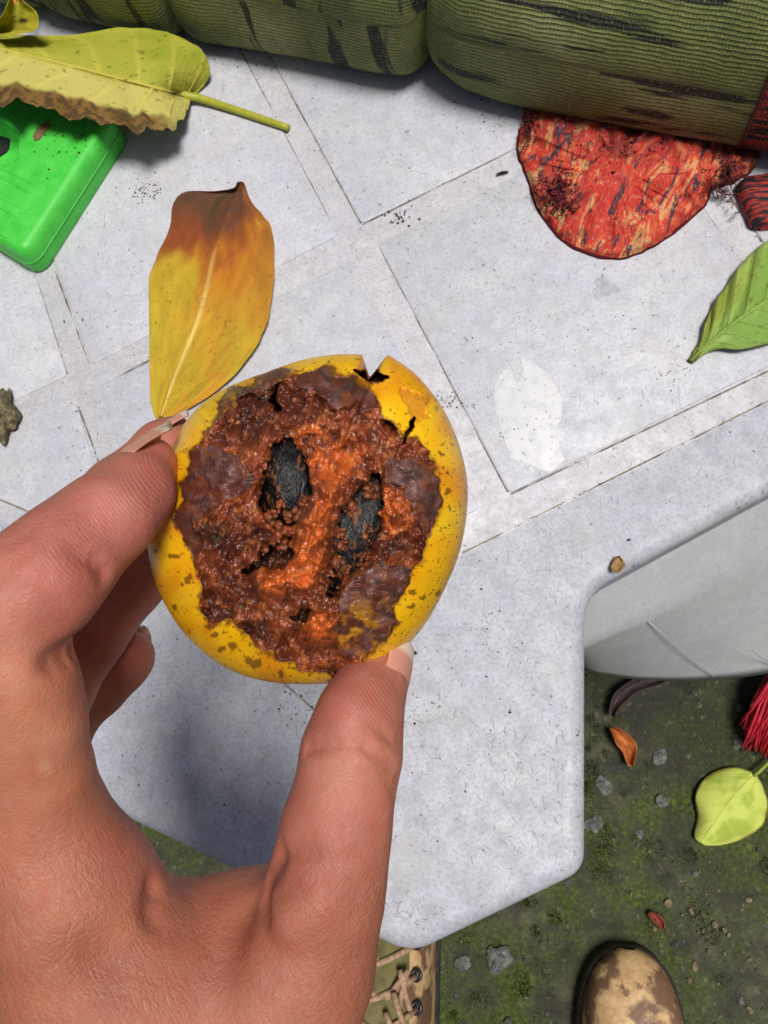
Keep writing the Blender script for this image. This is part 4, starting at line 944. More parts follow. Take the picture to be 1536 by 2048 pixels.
def leaf_ground():
    g = GZ + 0.006
    st = [((1512, 1549), (1506, 1544), (1516, 1554)), ((1500, 1558), (1470, 1534), (1528, 1576)), ((1482, 1578), (1430, 1542), (1536, 1606)), ((1462, 1602), (1402, 1564), (1532, 1636)), ((1444, 1626), (1390, 1596), (1518, 1658)), ((1426, 1650), (1394, 1632), (1488, 1678)), ((1410, 1672), (1388, 1664), (1446, 1690)), ((1398, 1684), (1390, 1678), (1412, 1692))]
    root = empty('leaf', P(1460, 1620, GZ)); tag(root, 'round pale yellow green leaf lying on the mossy ground', 'leaf')
    zf = lambda t, s: g + 0.012 * (1 - np.abs(s) ** 2) * np.sin(t * 2.6 + 0.3) + 0.002 * np.sin(t * 14) * np.abs(s)
    def cf(t, s, v, m, px):
        sh = t.shape; n = fbm(np.stack([t * 6, s * 3, 0 * t], -1), 4, 52)
        c = mix(bc((192, 204, 96), sh), bc((160, 178, 70), sh), sstep(0.4, 0.7, n)); c = mix(c, bc((206, 208, 100), sh), np.clip(m * 0.9 + 0.4 * v, 0, 1))
        e = sstep(0.90, 0.97, np.abs(s) + (n - 0.5) * 0.25); return mix(c, bc((122, 92, 44), sh), e * 0.8)
    leaf_blade('blade', st, zf, cf, MATS['leaf'], root, nu=70, nv=51, veins=6, vdepth=0.001)
    V, F = tube(catmull([P(1508, 1552, g + 0.006), P(1524, 1538, g + 0.008), P(1550, 1512, g + 0.004)], 10), 0.0016, 8); m = M('leaf_stalk', 0.5, lin(140, 150, 50)); adopt(mesh_obj('stalk', V, F, m.m), root)
leaf_ground()

def dry_bits():
    g = GZ + 0.004
    def simple(name, st, zf, c1, c2, label, cat='leaf', nu=36, nv=19, seed=1):
        def cf(t, s, v, m, px):
            n = fbm(np.stack([t * 7, s * 4, 0 * t + seed], -1), 4, 62); c = mix(bc(c1, t.shape), bc(c2, t.shape), sstep(0.35, 0.7, n)); return mix(c, c * 0.7, np.clip(v + m, 0, 1) * 0.5)
        o = leaf_blade(name, st, zf, cf, MATS['dry'], None, nu=nu, nv=nv, veins=5); tag(o, label, cat); return o
    simple('dry_leaf', [((1222, 1455), (1220, 1456), (1226, 1453)), ((1234, 1466), (1228, 1474), (1242, 1460)), ((1246, 1480), (1234, 1490), (1262, 1474)), ((1256, 1498), (1246, 1505), (1273, 1492)), ((1262, 1516), (1252, 1520), (1271, 1514)), ((1262, 1532), (1257, 1533), (1267, 1531))],
           lambda t, s: g + 0.004 + 0.010 * np.abs(s) ** 1.5 + 0.004 * np.sin(t * 7), (196, 122, 64), (158, 84, 40), 'curled orange brown dry leaf on the ground beside the table edge')
    simple('dry_leaf', [((1298, 1826), (1296, 1828), (1300, 1824)), ((1310, 1834), (1304, 1840), (1318, 1830)), ((1320, 1846), (1314, 1850), (1328, 1842)), ((1326, 1858), (1323, 1860), (1329, 1857))],
           lambda t, s: g + 0.006 * np.abs(s), (150, 74, 56), (112, 52, 40), 'tiny reddish dry leaf on the ground above the stained boot', seed=4)
    simple('dry_leaf', [((1224, 1432), (1222, 1432), (1228, 1433)), ((1226, 1412), (1220, 1412), (1240, 1416)), ((1238, 1392), (1230, 1386), (1254, 1402)), ((1262, 1374), (1256, 1364), (1274, 1386)), ((1296, 1364), (1290, 1350), (1304, 1374)), ((1340, 1354), (1340, 1346), (1342, 1360))],
           lambda t, s: g + 0.006 + 0.010 * np.abs(s) ** 2, (84, 66, 66), (44, 34, 38), 'dark purplish curled dry leaf on the ground below the table leg', seed=7)
    # flake near the table rim
    simple('leaf_fragment', [((1236, 1112), (1234, 1113), (1238, 1112)), ((1237, 1122), (1226, 1124), (1247, 1122)), ((1235, 1134), (1223, 1136), (1249, 1133)), ((1231, 1144), (1228, 1145), (1236, 1145))],
           lambda t, s: 0.0015 + 0.003 * np.abs(s), (176, 142, 92), (126, 92, 52), 'small tan leaf fragment near the rounded table edge', 'debris', 20, 11, 9)
    simple('twig_fragment', [((994, 347), (992, 348), (995, 346)), ((1004, 345), (1003, 348), (1005, 342)), ((1016, 343), (1016, 345), (1018, 342))], lambda t, s: 0.003 - 0.001 * np.abs(s), (62, 46, 40), (40, 30, 28), 'short dark twig fragment left of the red cloth', 'debris', 12, 7, 3)
    # papery grey-brown husk clump at the left border
    m = M('husk', 0.85); b = m.noise(m.coord('Object'), 260, 5, 0.7); m.col(m.ramp(b, [(0.32, lin(62, 56, 40)), (0.5, lin(104, 94, 68)), (0.62, lin(150, 138, 96)), (0.75, lin(74, 74, 70))])); m.bump(b, 0.8, 0.003)
    n = 40; th = np.linspace(0, 2 * np.pi, n, endpoint=False); V, F = [], []
    rr = 1 + 0.32 * np.sin(th * 5 + 1) * 0.5 + 0.35 * (RNG.random(n) - 0.5)
    rows = [np.array([[4, 832]])]
    R = np.linspace(0.08, 1, 12); VV = []
    for r in R:
        for k in range(n):
            x = 2 + 30 * r * rr[k] * math.cos(th[k]); y = 832 + 48 * r * rr[k] * math.sin(th[k])
            z = 0.0015 + 0.009 * (1 - r ** 2) + 0.006 * fbm(np.array([[x / 11, y / 11, 0]]), 3, 9)[0] * (0.3 + r * 0.7); VV.append(P(x, y, z))
    o = mesh_obj('husk', VV, grid_faces(12, n, True), m.m); tag(o, 'crumpled grey brown plant husk at the left edge of the table', 'debris')
    s_ = o.modifiers.new('t', 'SOLIDIFY'); s_.thickness = 0.0008
dry_bits()

# ------------------------------------------------------------------ green plastic moulding
def green_case():
    T = 0.026
    m = M('green_plastic', 0.34); v = m.coord('Object'); n = m.noise(v, 90, 5)
    m.col(m.mixc(m.fr(m.noise(v, 420, 3, 0.7), 0.60, 0.72, 0, 0.5), m.ramp(n, [(0.3, lin(62, 190, 58)), (0.7, lin(82, 208, 76))]), lin(40, 110, 34))); m.bump(m.noise(v, 900, 3), 0.08, 0.0004); m.rough(m.fr(n, 0.3, 0.7, 0.42, 0.55))
    # outline on the table in world metres: right edge, bottom corner, left continuation
    pts = W2([(262, 285), (88, 560), (-420, 235), (-250, -40)], 0.0); out = ccw(round_poly(pts, [0.010, 0.012, 0.012, 0.012], 10))
    root = empty('green_case', P(60, 400, 0.0)); tag(root, 'bright green moulded plastic case with a grip hole and ribbed top', 'plastic case')
    hole = ccw(round_poly(W2([(36, 262), (30, 318), (-30, 352), (-150, 280), (-110, 205), (0, 238)], T), 0.008, 8))
    # dense top via bmesh: outer rings + hole bridged
    rings = [(0.003, 0.0008), (0.0006, 0.0022), (0, 0.005), (0, 0.0125), (0.0004, 0.0132), (0.0004, 0.0136), (0, 0.0142), (0.0006, T - 0.008)]
    for k in range(1, 9):
        a = k / 8 * math.pi / 2; rings.append((0.0006 + 0.007 * (1 - math.cos(a)), T - 0.008 + 0.008 * math.sin(a)))
    V, F = plate(out, rings); F = F[:-1]; no = len(out); nr = len(rings)
    top = list(range((nr - 1) * no, nr * no)); nv = len(V)
    nh = len(hole); hr = []
    for k in range(0, 5):
        a = k / 4 * math.pi / 2; hr.append(np.column_stack([inset(hole, -0.003 + 0.003 * math.sin(a)), np.full(nh, T - 0.003 * (1 - math.cos(a)))]))
    hr.append(np.column_stack([hole, np.full(nh, 0.003)])); HV = np.concatenate(hr)
    bm = bmesh.new()
    vs = [bm.verts.new(q) for q in np.concatenate([V, HV])]
    for f in F: bm.faces.new([vs[i] for i in f])
    for k in range(len(hr) - 1):
        for j in range(nh): bm.faces.new([vs[nv + k * nh + j], vs[nv + (k + 1) * nh + j], vs[nv + (k + 1) * nh + (j + 1) % nh], vs[nv + k * nh + (j + 1) % nh]])
    bm.faces.new([vs[nv + (len(hr) - 1) * nh + j] for j in range(nh)])
    bm.edges.ensure_lookup_table()
    ed = [bm.edges.get((vs[top[i]], vs[top[(i + 1) % no]])) for i in range(no)] + [bm.edges.get((vs[nv + i], vs[nv + (i + 1) % nh])) for i in range(nh)]
    bmesh.ops.triangle_fill(bm, use_beauty=True, edges=ed)
    bmesh.ops.recalc_face_normals(bm, faces=bm.faces[:])
    me = bpy.data.meshes.new('shell'); bm.to_mesh(me); bm.free(); me.polygons.foreach_set('use_smooth', [True] * len(me.polygons)); me.materials.append(m.m)
    o = bpy.data.objects.new('shell', me); COL.objects.link(o); adopt(o, root); o.modifiers.new('n', 'WEIGHTED_NORMAL')
    # mould seam bead along the side, ribs on the top
    sm = inset(out, -0.0001); V, F = tube(np.column_stack([np.concatenate([sm, sm[:1]]), np.full(no + 1, 0.0134)]) + RNG.normal(0, 0.0001, (no + 1, 3)), 0.0005, 6, False); adopt(mesh_obj('seam', V, F, m.m), root)
    for (a, b) in (((0, 336), (102, 386)), ((0, 350), (92, 402)), ((0, 398), (70, 430)), ((0, 412), (60, 448)), ((-10, 458), (24, 480))):
        pa, pb = P(a[0] - 120, a[1] - 60, T - 0.0002), P(b[0], b[1], T - 0.0002); V, F = tube([pa + (pb - pa) * q for q in np.linspace(0, 1, 6)], [0.0009] * 5 + [0.0003], 8); adopt(mesh_obj('rib', V, F, m.m), root)
    q = ccw(round_poly(W2([(20, 262), (16, 300), (-30, 330), (-140, 272), (-100, 214), (0, 246)], 0.0045), 0.006, 6)); V, F = plate(q, [(0, 0.0035), (0, 0.0045)]); o = mesh_obj('grip_shade_plate', V, F, M('hole_shade', 0.8, lin(20, 26, 28)).m); adopt(o, root); o['label'] = 'dark plate painting the shade inside the grip hole'  # dark plate added on the hole floor to stand in for its shade
    # brown stuck bark chip
    mm = M('bark_chip', 0.9, lin(122, 96, 64)); q = ccw(W2([(98, 243), (101, 252), (80, 280), (70, 283), (66, 275), (78, 255)], T)); V, F = plate(q, [(0, T - 0.001), (0, T + 0.001), (0.0005, T + 0.0014)])
    o = mesh_obj('bark_chip', V, F, mm.m); tag(o, 'small brown bark chip lying on the green plastic case', 'debris')
green_case()

# ------------------------------------------------------------------ rolled printed cloth
def cloth_roll():
    R = 0.062
    cont = [(-330, -30), (-100, 0), (75, 30), (150, 41), (260, 60), (350, 76), (385, 80), (420, 86), (480, 95), (560, 115), (650, 136), (740, 155), (820, 168), (858, 170), (872, 160), (890, 163), (930, 184), (1000, 203), (1050, 213), (1200, 248), (1350, 280), (1470, 305), (1545, 320), (1750, 360)]
    base = np.array([P(x, y, 0.13 * R) for x, y in cont]); axd = base[-1] - base[0]; axd[2] = 0; axd /= np.linalg.norm(axd); away = np.array([-axd[1], axd[0], 0])
    nu, nv = 420, 150
    xs = np.array([c[0] for c in cont], float); X = np.linspace(-330, 1750, nu)
    from numpy import interp
    B = np.stack([interp(X, xs, base[:, k]) for k in range(3)], -1)
    th = np.linspace(0, 2 * np.pi, nv, endpoint=False)
    pinch = lambda c, w_: np.exp(-((X - c) / w_) ** 2)
    dip = 0.0 * X; 
    V = []; UV = []
    L = np.concatenate([[0], np.cumsum(np.linalg.norm(np.diff(B, axis=0), axis=1))])
    for i in range(nu):
        x = X[i]
        # pinches cut a fold into the roll, skewed around it
        xx = x + 26 * np.cos(th + 0.6)
        pin = np.exp(-np.abs(xx - 876) / 16) * 0.30 + np.exp(-np.abs(xx - 392) / 14) * 0.2 + np.exp(-np.abs(xx - 120) / 16) * 0.14
        sag = 0.03 * np.sin(x / 130.0 + th) + 0.05 * (fbm(np.stack([np.full(nv, x / 170), np.cos(th) * 1.5, np.sin(th) * 1.5], -1), 3, 7) - 0.5)
        fl = np.where(np.sin(th) < -0.93, -0.02, 0)
        low = np.where(np.sin(th) < 0, (np.abs(np.cos(th)) ** 4 + np.abs(np.sin(th)) ** 4 + 1e-9) ** -0.25, 1.0)
        r = R * low * (1 - pin + sag); c = B[i] + away * 0.86 * R; c = np.array([c[0], c[1], R * 0.985])
        V.append(c + np.outer(np.cos(th) * r, -away) + np.outer(np.sin(th) * r, [0, 0, 1])); UV.append(np.stack([np.full(nv, L[i]), th * R], -1))
    V = np.array(V); UV = np.array(UV); V[..., 2] = np.maximum(V[..., 2], 0.002)
    root = empty('cloth_roll', tuple(B[nu // 2] * (1, 1, 0))); tag(root, 'rolled cloth with olive green woven bamboo print across the top of the table', 'cloth')
    def weave(name, cfun, lines=400.0):
        m = M(name, 0.72, spec=0.3); uv = m.coord('UV'); sp = m.n('ShaderNodeSeparateXYZ'); m.l(uv, sp.inputs[0])
        wob = m.noise(uv, 45, 3); u = m.math('ADD', sp.outputs[0], m.math('MULTIPLY', wob, 0.0012)); v_ = m.math('ADD', sp.outputs[1], m.math('MULTIPLY', wob, 0.004))
        lv = m.math('SINE', m.math('MULTIPLY', v_, lines * 2 * math.pi / 1.0)); lu = m.math('SINE', m.math('MULTIPLY', u, 900 * 2 * math.pi / 1.9))
        h = m.math('ADD', m.fr(lv, -1, 0.4), m.math('MULTIPLY', m.fr(lu, -1, 1), 0.55)); base_ = cfun(m, uv)
        gap = m.fr(lv, -1.0, -0.3, 0.7, 0.0); c = m.mixc(gap, base_, (0.012, 0.013, 0.008, 1))
        fl = m.noise(m.coord('UV', (900, 400, 1)), 1.0, 2); c = m.mixc(m.fr(fl, 0.56, 0.78, 0, 0.55), c, lin(176, 168, 96))
        m.col(c); m.bump(h, 0.5, 0.0010); return m.m
    def olive(m, uv):
        n = m.noise(uv, 14, 4); fine = m.noise(m.coord('UV', (220, 900, 1)), 1.0, 3)
        c = m.ramp(n, [(0.3, lin(92, 100, 52)), (0.5, lin(122, 130, 72)), (0.7, lin(158, 158, 106))]); c = m.mixc(m.fr(fine, 0.4, 0.75, 0, 0.55), c, lin(52, 52, 26))
        # navy brush strokes: long along the roll on the right, across it on the left
        s1 = m.noise(m.coord('UV', (6, 62, 1), (0, 0, 0.16)), 1.0, 3, 0.5, 0.4); s2 = m.noise(m.coord('UV', (60, 9, 1), (0, 0, -0.22)), 1.0, 3, 0.5, 0.4)
        sp = m.n('ShaderNodeSeparateXYZ'); m.l(uv, sp.inputs[0]); side = m.fr(sp.outputs[0], L[nu * 1190 // 2080] , L[nu * 1216 // 2080])
        st = m.n('ShaderNodeMix'); st.data_type = 'FLOAT'; m.l(side, st.inputs[0]); m.l(s2, st.inputs[2]); m.l(s1, st.inputs[3])
        c = m.mixc(m.fr(st.outputs[0], 0.57, 0.60, 0, 0.92), c, lin(24, 28, 34))
        w1 = m.noise(m.coord('UV', (5, 40, 1), (0, 0, 0.08)), 1.0, 3); c = m.mixc(m.math('MULTIPLY', m.fr(w1, 0.66, 0.74, 0, 0.8), side), c, lin(190, 180, 150)); return c
    def redblack(m, uv):
        s = m.noise(m.coord('UV', (16, 190, 1)), 1.0, 3); return m.ramp(s, [(0.44, lin(20, 20, 24)), (0.50, lin(120, 26, 26)), (0.58, lin(178, 44, 40)), (0.66, lin(26, 22, 26))])
    mo, mr = weave('olive_weave', olive), weave('red_black_weave', redblack)
    split = int(np.argmin(abs(X - 1474)))
    def seg(name, i0, i1, mat, grow=0.0):
        q = V[i0:i1 + 1].copy(); k = i1 - i0 + 1
        Vv = np.concatenate([q.reshape(-1, 3), [q[0].mean(0), q[-1].mean(0)]]); uvv = np.concatenate([UV[i0:i1 + 1].reshape(-1, 2), [[0, 0], [0, 0]]])
        F = [tuple(f) for f in grid_faces(k, nv, True)[:, ::-1]]; e0, e1 = k * nv, k * nv + 1
        F += [(j, (j + 1) % nv, e0) for j in range(nv)] + [((k - 1) * nv + (j + 1) % nv, (k - 1) * nv + j, e1) for j in range(nv)]
        o = mesh_obj(name, Vv, F, mat, uv=uvv); adopt(o, root); return o
    pc = seg('printed_cloth', 0, split, mo)
    o = seg('red_trim', split + 1, nu - 1, mr); o['label'] = 'red and black striped end of the rolled cloth'
    ring = V[split].copy(); cen = ring.mean(0); mm = M('seam_thread', 0.8, lin(90, 24, 26)); ringp = cen + (ring - cen) * 1.004
    Vt, Ft = tube(np.concatenate([ringp, ringp[:1]]), 0.0012, 6, False); adopt(mesh_obj('seam', Vt, Ft, mm.m), pc)
cloth_roll()

def red_cloth():
    root = empty('red_cloth', P(1240, 380, 0.0)); tag(root, 'crumpled red, orange and navy printed cloth flap under the roll', 'cloth')
    out = [(1052, 205), (1042, 260), (1038, 305), (1050, 335), (1060, 372), (1075, 412), (1100, 452), (1130, 482), (1165, 503), (1205, 514), (1240, 515), (1278, 505), (1310, 490), (1345, 466), (1385, 432), (1412, 405), (1426, 375), (1470, 362), (1502, 340), (1515, 300), (1440, 230), (1300, 190), (1150, 170)]
    o = np.array(out, float); o = catmull(np.vstack([o, o[:1]]), 240)[:-1]; o = o + 7 * (np.stack([fbm(np.stack([o[:, 0] / 26, o[:, 1] / 26, 0 * o[:, 0]], -1), 3, 71), fbm(np.stack([o[:, 0] / 26, o[:, 1] / 26, 0 * o[:, 0]], -1), 3, 72)], -1) - 0.5); cx, cy = 1225.0, 345.0; n = len(o); K = 70
    r = np.linspace(0.02, 1, K)[:, None]; X = cx + (o[:, 0] - cx) * r; Y = cy + (o[:, 1] - cy) * r
    th = np.arctan2(o[:, 1] - cy, o[:, 0] - cx)[None] * np.ones((K, 1)); pw = np.stack([X / 60, Y / 60, 0 * X], -1)
    fold = 1 - np.abs(2 * fbm(np.stack([np.cos(th) * 3.2 + r * 0.3, np.sin(th) * 3.2, 0 * X + r * 0.8], -1), 3, 5) - 1)
    Z = 0.0035 + 0.0065 * (1 - r ** 3) + 0.0150 * (fold - 0.55) * sstep(0.12, 0.6, r) * (1.1 - r * 0.6) + 0.007 * (fbm(pw * 1.4, 3, 8) - 0.5) + 0.006 * np.exp(-((X - 1395) / 16 - (Y - 400) / 40) ** 2) * sstep(0.4, 0.8, r)
    Z = np.maximum(Z, 0.003) * (1 - 0.4 * sstep(0.93, 1, r))
    V = np.array([P(a, b, c) for a, b, c in np.stack([X, Y, Z], -1).reshape(-1, 3)])
    m = M('red_print', 0.7, spec=0.3); uv = m.coord('UV')
    s1 = m.noise(m.coord('UV', (2.8, 1.3, 1), (0, 0, 0.5)), 1.0, 6, 0.68, 1.2); s2 = m.noise(m.coord('UV', (6, 2.0, 1), (0, 0, 0.7)), 1.0, 4, 0.6, 1.2); n3 = m.noise(m.coord('UV', (40, 14, 1)), 1.0, 4, 0.65)
    c = m.ramp(s1, [(0.30, lin(170, 120, 84)), (0.38, lin(204, 92, 46)), (0.46, lin(188, 46, 42)), (0.53, lin(206, 70, 48)), (0.60, lin(214, 172, 110)), (0.65, lin(190, 50, 54)), (0.74, lin(206, 96, 50))])
    c = m.mixc(m.fr(s2, 0.56, 0.61, 0, 0.9), c, lin(42, 44, 58)); c = m.mixc(m.fr(n3, 0.57, 0.67, 0, 0.75), c, lin(186, 172, 156)); c = m.mixc(m.fr(m.noise(m.coord('UV', (60, 30, 1)), 1.0, 3), 0.58, 0.68, 0, 0.7), c, lin(110, 28, 30))
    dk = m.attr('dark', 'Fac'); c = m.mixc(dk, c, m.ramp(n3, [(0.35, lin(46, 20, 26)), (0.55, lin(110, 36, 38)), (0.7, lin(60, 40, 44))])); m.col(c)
    m.bump(m.noise(m.coord('Object'), 1300, 3, 0.7), 0.5, 0.0008)
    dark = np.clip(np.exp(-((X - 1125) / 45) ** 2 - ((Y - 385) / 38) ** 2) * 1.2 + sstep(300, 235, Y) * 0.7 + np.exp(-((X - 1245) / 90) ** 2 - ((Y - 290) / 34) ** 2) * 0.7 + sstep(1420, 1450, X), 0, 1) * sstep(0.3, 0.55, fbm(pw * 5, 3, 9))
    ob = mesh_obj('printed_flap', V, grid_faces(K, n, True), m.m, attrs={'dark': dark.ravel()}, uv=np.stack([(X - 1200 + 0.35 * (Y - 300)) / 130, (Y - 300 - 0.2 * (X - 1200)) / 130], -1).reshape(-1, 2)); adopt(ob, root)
    so_ = ob.modifiers.new('t', 'SOLIDIFY'); so_.thickness = 0.0012; so_.offset = -1
    edge = np.array([P(a, b, 0.0020) for a, b in o[10:190]]); Vt, Ft = tube(edge, 0.0013, 6); adopt(mesh_obj('hem', Vt, Ft, M('hem', 0.95, lin(84, 30, 36), 0.1).m), ob)
    # tangled frayed threads
    mt = M('thread', 0.8); mt.col(mt.ramp(mt.noise(mt.coord('Object'), 150, 2), [(0.4, lin(44, 16, 22)), (0.6, lin(132, 40, 42))])); mb = MB()
    for k in range(330):
        z0 = random.random()
        if z0 < 0.45: x, y = np.clip(random.gauss(1122, 20), 1085, 1160), np.clip(random.gauss(388, 18), 350, 420)
        elif z0 < 0.7: x, y = random.gauss(1250, 70), random.gauss(285, 22)
        elif z0 < 0.92: x, y = random.gauss(1448, 24), random.gauss(350, 20)
        else: x, y = random.gauss(1064, 5), random.gauss(250, 20)
        a = random.uniform(0, 6.28); pts = []; px, py = x, y; zz = random.uniform(0.007, 0.012) if x < 1420 else random.uniform(0.004, 0.016)
        for j in range(9): a += random.uniform(-1.1, 1.1); px += 3.2 * math.cos(a); py += 3.2 * math.sin(a); pts.append(P(px, py, zz + 0.0022 * math.sin(j * 1.2 + k)))
        Vt, Ft = tube(catmull(pts, 14), 0.00035, 4); mb.add(Vt, Ft)
    ob = mb.build('frayed_threads', mt.m); tag(ob, kind='stuff'); adopt(ob, root)
    # second striped piece lying at the right border
    q = [(1475, 362), (1492, 350), (1560, 340), (1600, 380), (1590, 440), (1530, 446), (1508, 442), (1500, 420), (1486, 392)]
    m = M('red_black_strip', 0.75); s = m.noise(m.coord('Object', (60, 420, 60), (0, 0, -0.1)), 1.0, 3); m.col(m.ramp(s, [(0.44, lin(22, 20, 24)), (0.50, lin(140, 32, 30)), (0.56, lin(186, 58, 46)), (0.62, lin(26, 22, 26))])); m.bump(m.noise(m.coord('Object'), 1200, 3), 0.5, 0.0008)
    out = ccw(round_poly(W2(q, 0.01), 0.004, 6)); V, F = plate(out, [(0, 0.002), (-0.0003, 0.006), (0.001, 0.010), (0.004, 0.012)])
    ob = mesh_obj('cloth_strip', V, F, m.m); tag(ob, 'black cloth strip with red stripes at the right border under the roll', 'cloth')
red_cloth()

# ------------------------------------------------------------------ boots
def make_boot(toe_px, heel_px, stained):
    toe = P(*toe_px, GZ); heel = P(*heel_px, GZ); fwd = (toe - heel); fwd[2] = 0; fwd /= np.linalg.norm(fwd); side = np.array([fwd[1], -fwd[0], 0]); Ln = 0.295
    W = lambda x, y, z: toe - fwd * x + side * y + np.array([0, 0, z])
    xs = np.array([0, .006, .02, .045, .08, .12, .17, .22, .27, .29, .295]); hw = np.array([.006, .020, .033, .041, .045, .043, .040, .037, .034, .02, .006]); ht = np.array([.030, .040, .052, .062, .072, .088, .115, .125, .12, .10, .08])
    n = 46; t = np.linspace(0, 1, n) ; x = Ln * (0.5 - 0.5 * np.cos(np.pi * t)); h = np.interp(x, xs, hw); hz = np.interp(x, xs, ht)
    def smoothv(a): 
        for _ in range(3): a[1:-1] = (a[:-2] + a[2:] + 2 * a[1:-1]) / 4
        return a
    h, hz = smoothv(h), smoothv(hz)
    root = empty('boot', tuple(toe))
    ms = M('boot_sole', 0.8); b = ms.noise(ms.coord('Object'), 120, 4); ms.col(ms.ramp(b, [(0.3, lin(24, 22, 20)), (0.7, lin(66, 58, 48))]))
    ol = np.concatenate([np.stack([x, h + 0.0035], -1), np.stack([x[::-1], -h[::-1] - 0.0035], -1)]); ol = ccw(ol)
    V, F = plate(ol, [(0.002, 0.0), (0, 0.003), (0, 0.020), (0.002, 0.023)]); Vw = np.array([W(a, b_, c) for a, b_, c in V]); adopt(mesh_obj('sole', Vw, [f[::-1] for f in F], ms.m), root)
    ml = M('boot_leather', 0.55); v = ml.coord('Object'); n1 = ml.noise(v, 26, 4); n2 = ml.noise(v, 150, 5, 0.65)
    c = ml.ramp(n2, [(0.3, lin(176, 138, 94)), (0.55, lin(208, 172, 124)), (0.75, lin(222, 192, 146))]); c = ml.mixc(ml.fr(n1, 0.50, 0.56, 0, 0.85), c, lin(96, 66, 52)); c = ml.mixc(ml.fr(ml.noise(v, 60, 4), 0.60, 0.66, 0, 0.7), c, lin(70, 48, 38)); ml.col(c); ml.bump(n2, 0.4, 0.0015)
    nv = 31; a = np.linspace(0, np.pi, nv); V = []
    for i in range(n):
        wob = 1 + 0.05 * (fbm(np.stack([np.full(nv, x[i] * 40), np.cos(a) * 2, np.sin(a) * 2], -1), 3, 3) - 0.5)
        cy_ = np.sign(np.cos(a)) * np.abs(np.cos(a)) ** 0.8 * h[i] * wob; cz = 0.022 + np.sin(a) ** 0.8 * (hz[i] - 0.022) * wob
        for j in range(nv): V.append(W(x[i], cy_[j], cz[j]))
    up_ = adopt(mesh_obj('upper', V, grid_faces(n, nv), ml.m), root)
    # welt stitching band
    k = 60; V, F = tube([W(p, q, 0.0245) for p, q in inset(ol, 0.004)] , 0.0022, 6, False); adopt(mesh_obj('welt', V, F, ms.m), root)
    # tongue, eyelets, laces
    mt = M('boot_tongue', 0.8); b = mt.noise(mt.coord('Object'), 90, 4); mt.col(mt.ramp(b, [(0.3, lin(84, 80, 44)), (0.6, lin(122, 114, 70)), (0.8, lin(96, 78, 54))]))
    zt = lambda p, q: 0.022 + (1 - min(1, abs(q) / np.interp(p, x, h)) ** 2.5) ** 0.4 * (np.interp(p, x, hz) - 0.022)
    rows = []; pr = np.linspace(0.098, 0.225, 22); qq = np.linspace(-0.024, 0.024, 11)
    for p in pr:
        for q in qq: rows.append(W(p, q, zt(p, q) + 0.0022))
    tg_ = adopt(mesh_obj('tongue', rows, grid_faces(22, 11), mt.m), root)
    mlc = M('boot_lace', 0.85); b = mlc.noise(mlc.coord('Object'), 300, 3); mlc.col(mlc.ramp(b, [(0.3, lin(136, 106, 82)), (0.7, lin(186, 152, 124))])); me_ = M('eyelet', 0.35, lin(60, 62, 70)); me_.b.inputs['Metallic'].default_value = 0.8
    ey = []
    for p in np.linspace(0.105, 0.215, 6):
        for sg in (-1, 1):
            e = np.array(W(p, sg * 0.029, zt(p, 0.029) + 0.0025)); ey.append((p, sg))
            th = np.linspace(0, 2 * np.pi, 15); up = np.array([0, 0, 1.0]) + side * sg * 0.5; up /= np.linalg.norm(up); u = np.cross(up, fwd); u /= np.linalg.norm(u)
            V, F = tube([e + 0.0042 * (math.cos(q) * fwd + math.sin(q) * u) for q in th], 0.0016, 6, False); adopt(mesh_obj('eyelet', V, F, me_.m), up_)
    ps = np.linspace(0.105, 0.215, 6)
    for i in range(5):
        for sg in (-1, 1):
            pts = [W(ps[i] + (ps[i + 1] - ps[i]) * s, sg * 0.029 * (1 - 2 * s), zt(ps[i], 0.029 * (1 - 2 * s)) + 0.005 + 0.002 * (sg > 0) * math.sin(s * 3.14)) for s in np.linspace(0, 1, 9)]
            V, F = tube(pts, 0.0026, 8); adopt(mesh_obj('lace', V, F, mlc.m), tg_)
    pts = [W(ps[0], s * 0.029, zt(ps[0], s * 0.029) + 0.005) for s in np.linspace(-1, 1, 9)]; V, F = tube(pts, 0.0026, 8); adopt(mesh_obj('lace', V, F, mlc.m), tg_)
    for k in range(7):                                  # loose doubled lace ends lying over the tongue
        a_, b_ = random.uniform(-0.026, 0.026), random.uniform(-0.026, 0.026); p0 = random.uniform(0.10, 0.17); p1_ = p0 + random.uniform(0.02, 0.05)
        pts = [W(p0 + (p1_ - p0) * s, a_ + (b_ - a_) * s, zt(p0, 0) + 0.009 + 0.002 * math.sin(s * 3.1)) for s in np.linspace(0, 1, 7)]; V, F = tube(pts, 0.0025, 8); adopt(mesh_obj('lace', V, F, mlc.m), tg_)
    # collar
    th = np.linspace(0, 2 * np.pi, 40); pts = [W(0.235 + 0.045 * math.cos(q), 0.033 * math.sin(q), 0.128) for q in th]; V, F = tube(pts, 0.006, 8, False); adopt(mesh_obj('collar', V, F, ml.m), root)
    return root
b1 = make_boot((1248, 1882), (1268, 2330), True); tag(b1, 'tan leather boot toe with dark stains on the ground at the bottom right', 'boot', 'boots on the mossy ground')
b2 = make_boot((782, 1560), (792, 2130), False); tag(b2, 'lace-up tan boot with crossed laces showing below the table corner, beside the wrist', 'boot', 'boots on the mossy ground')

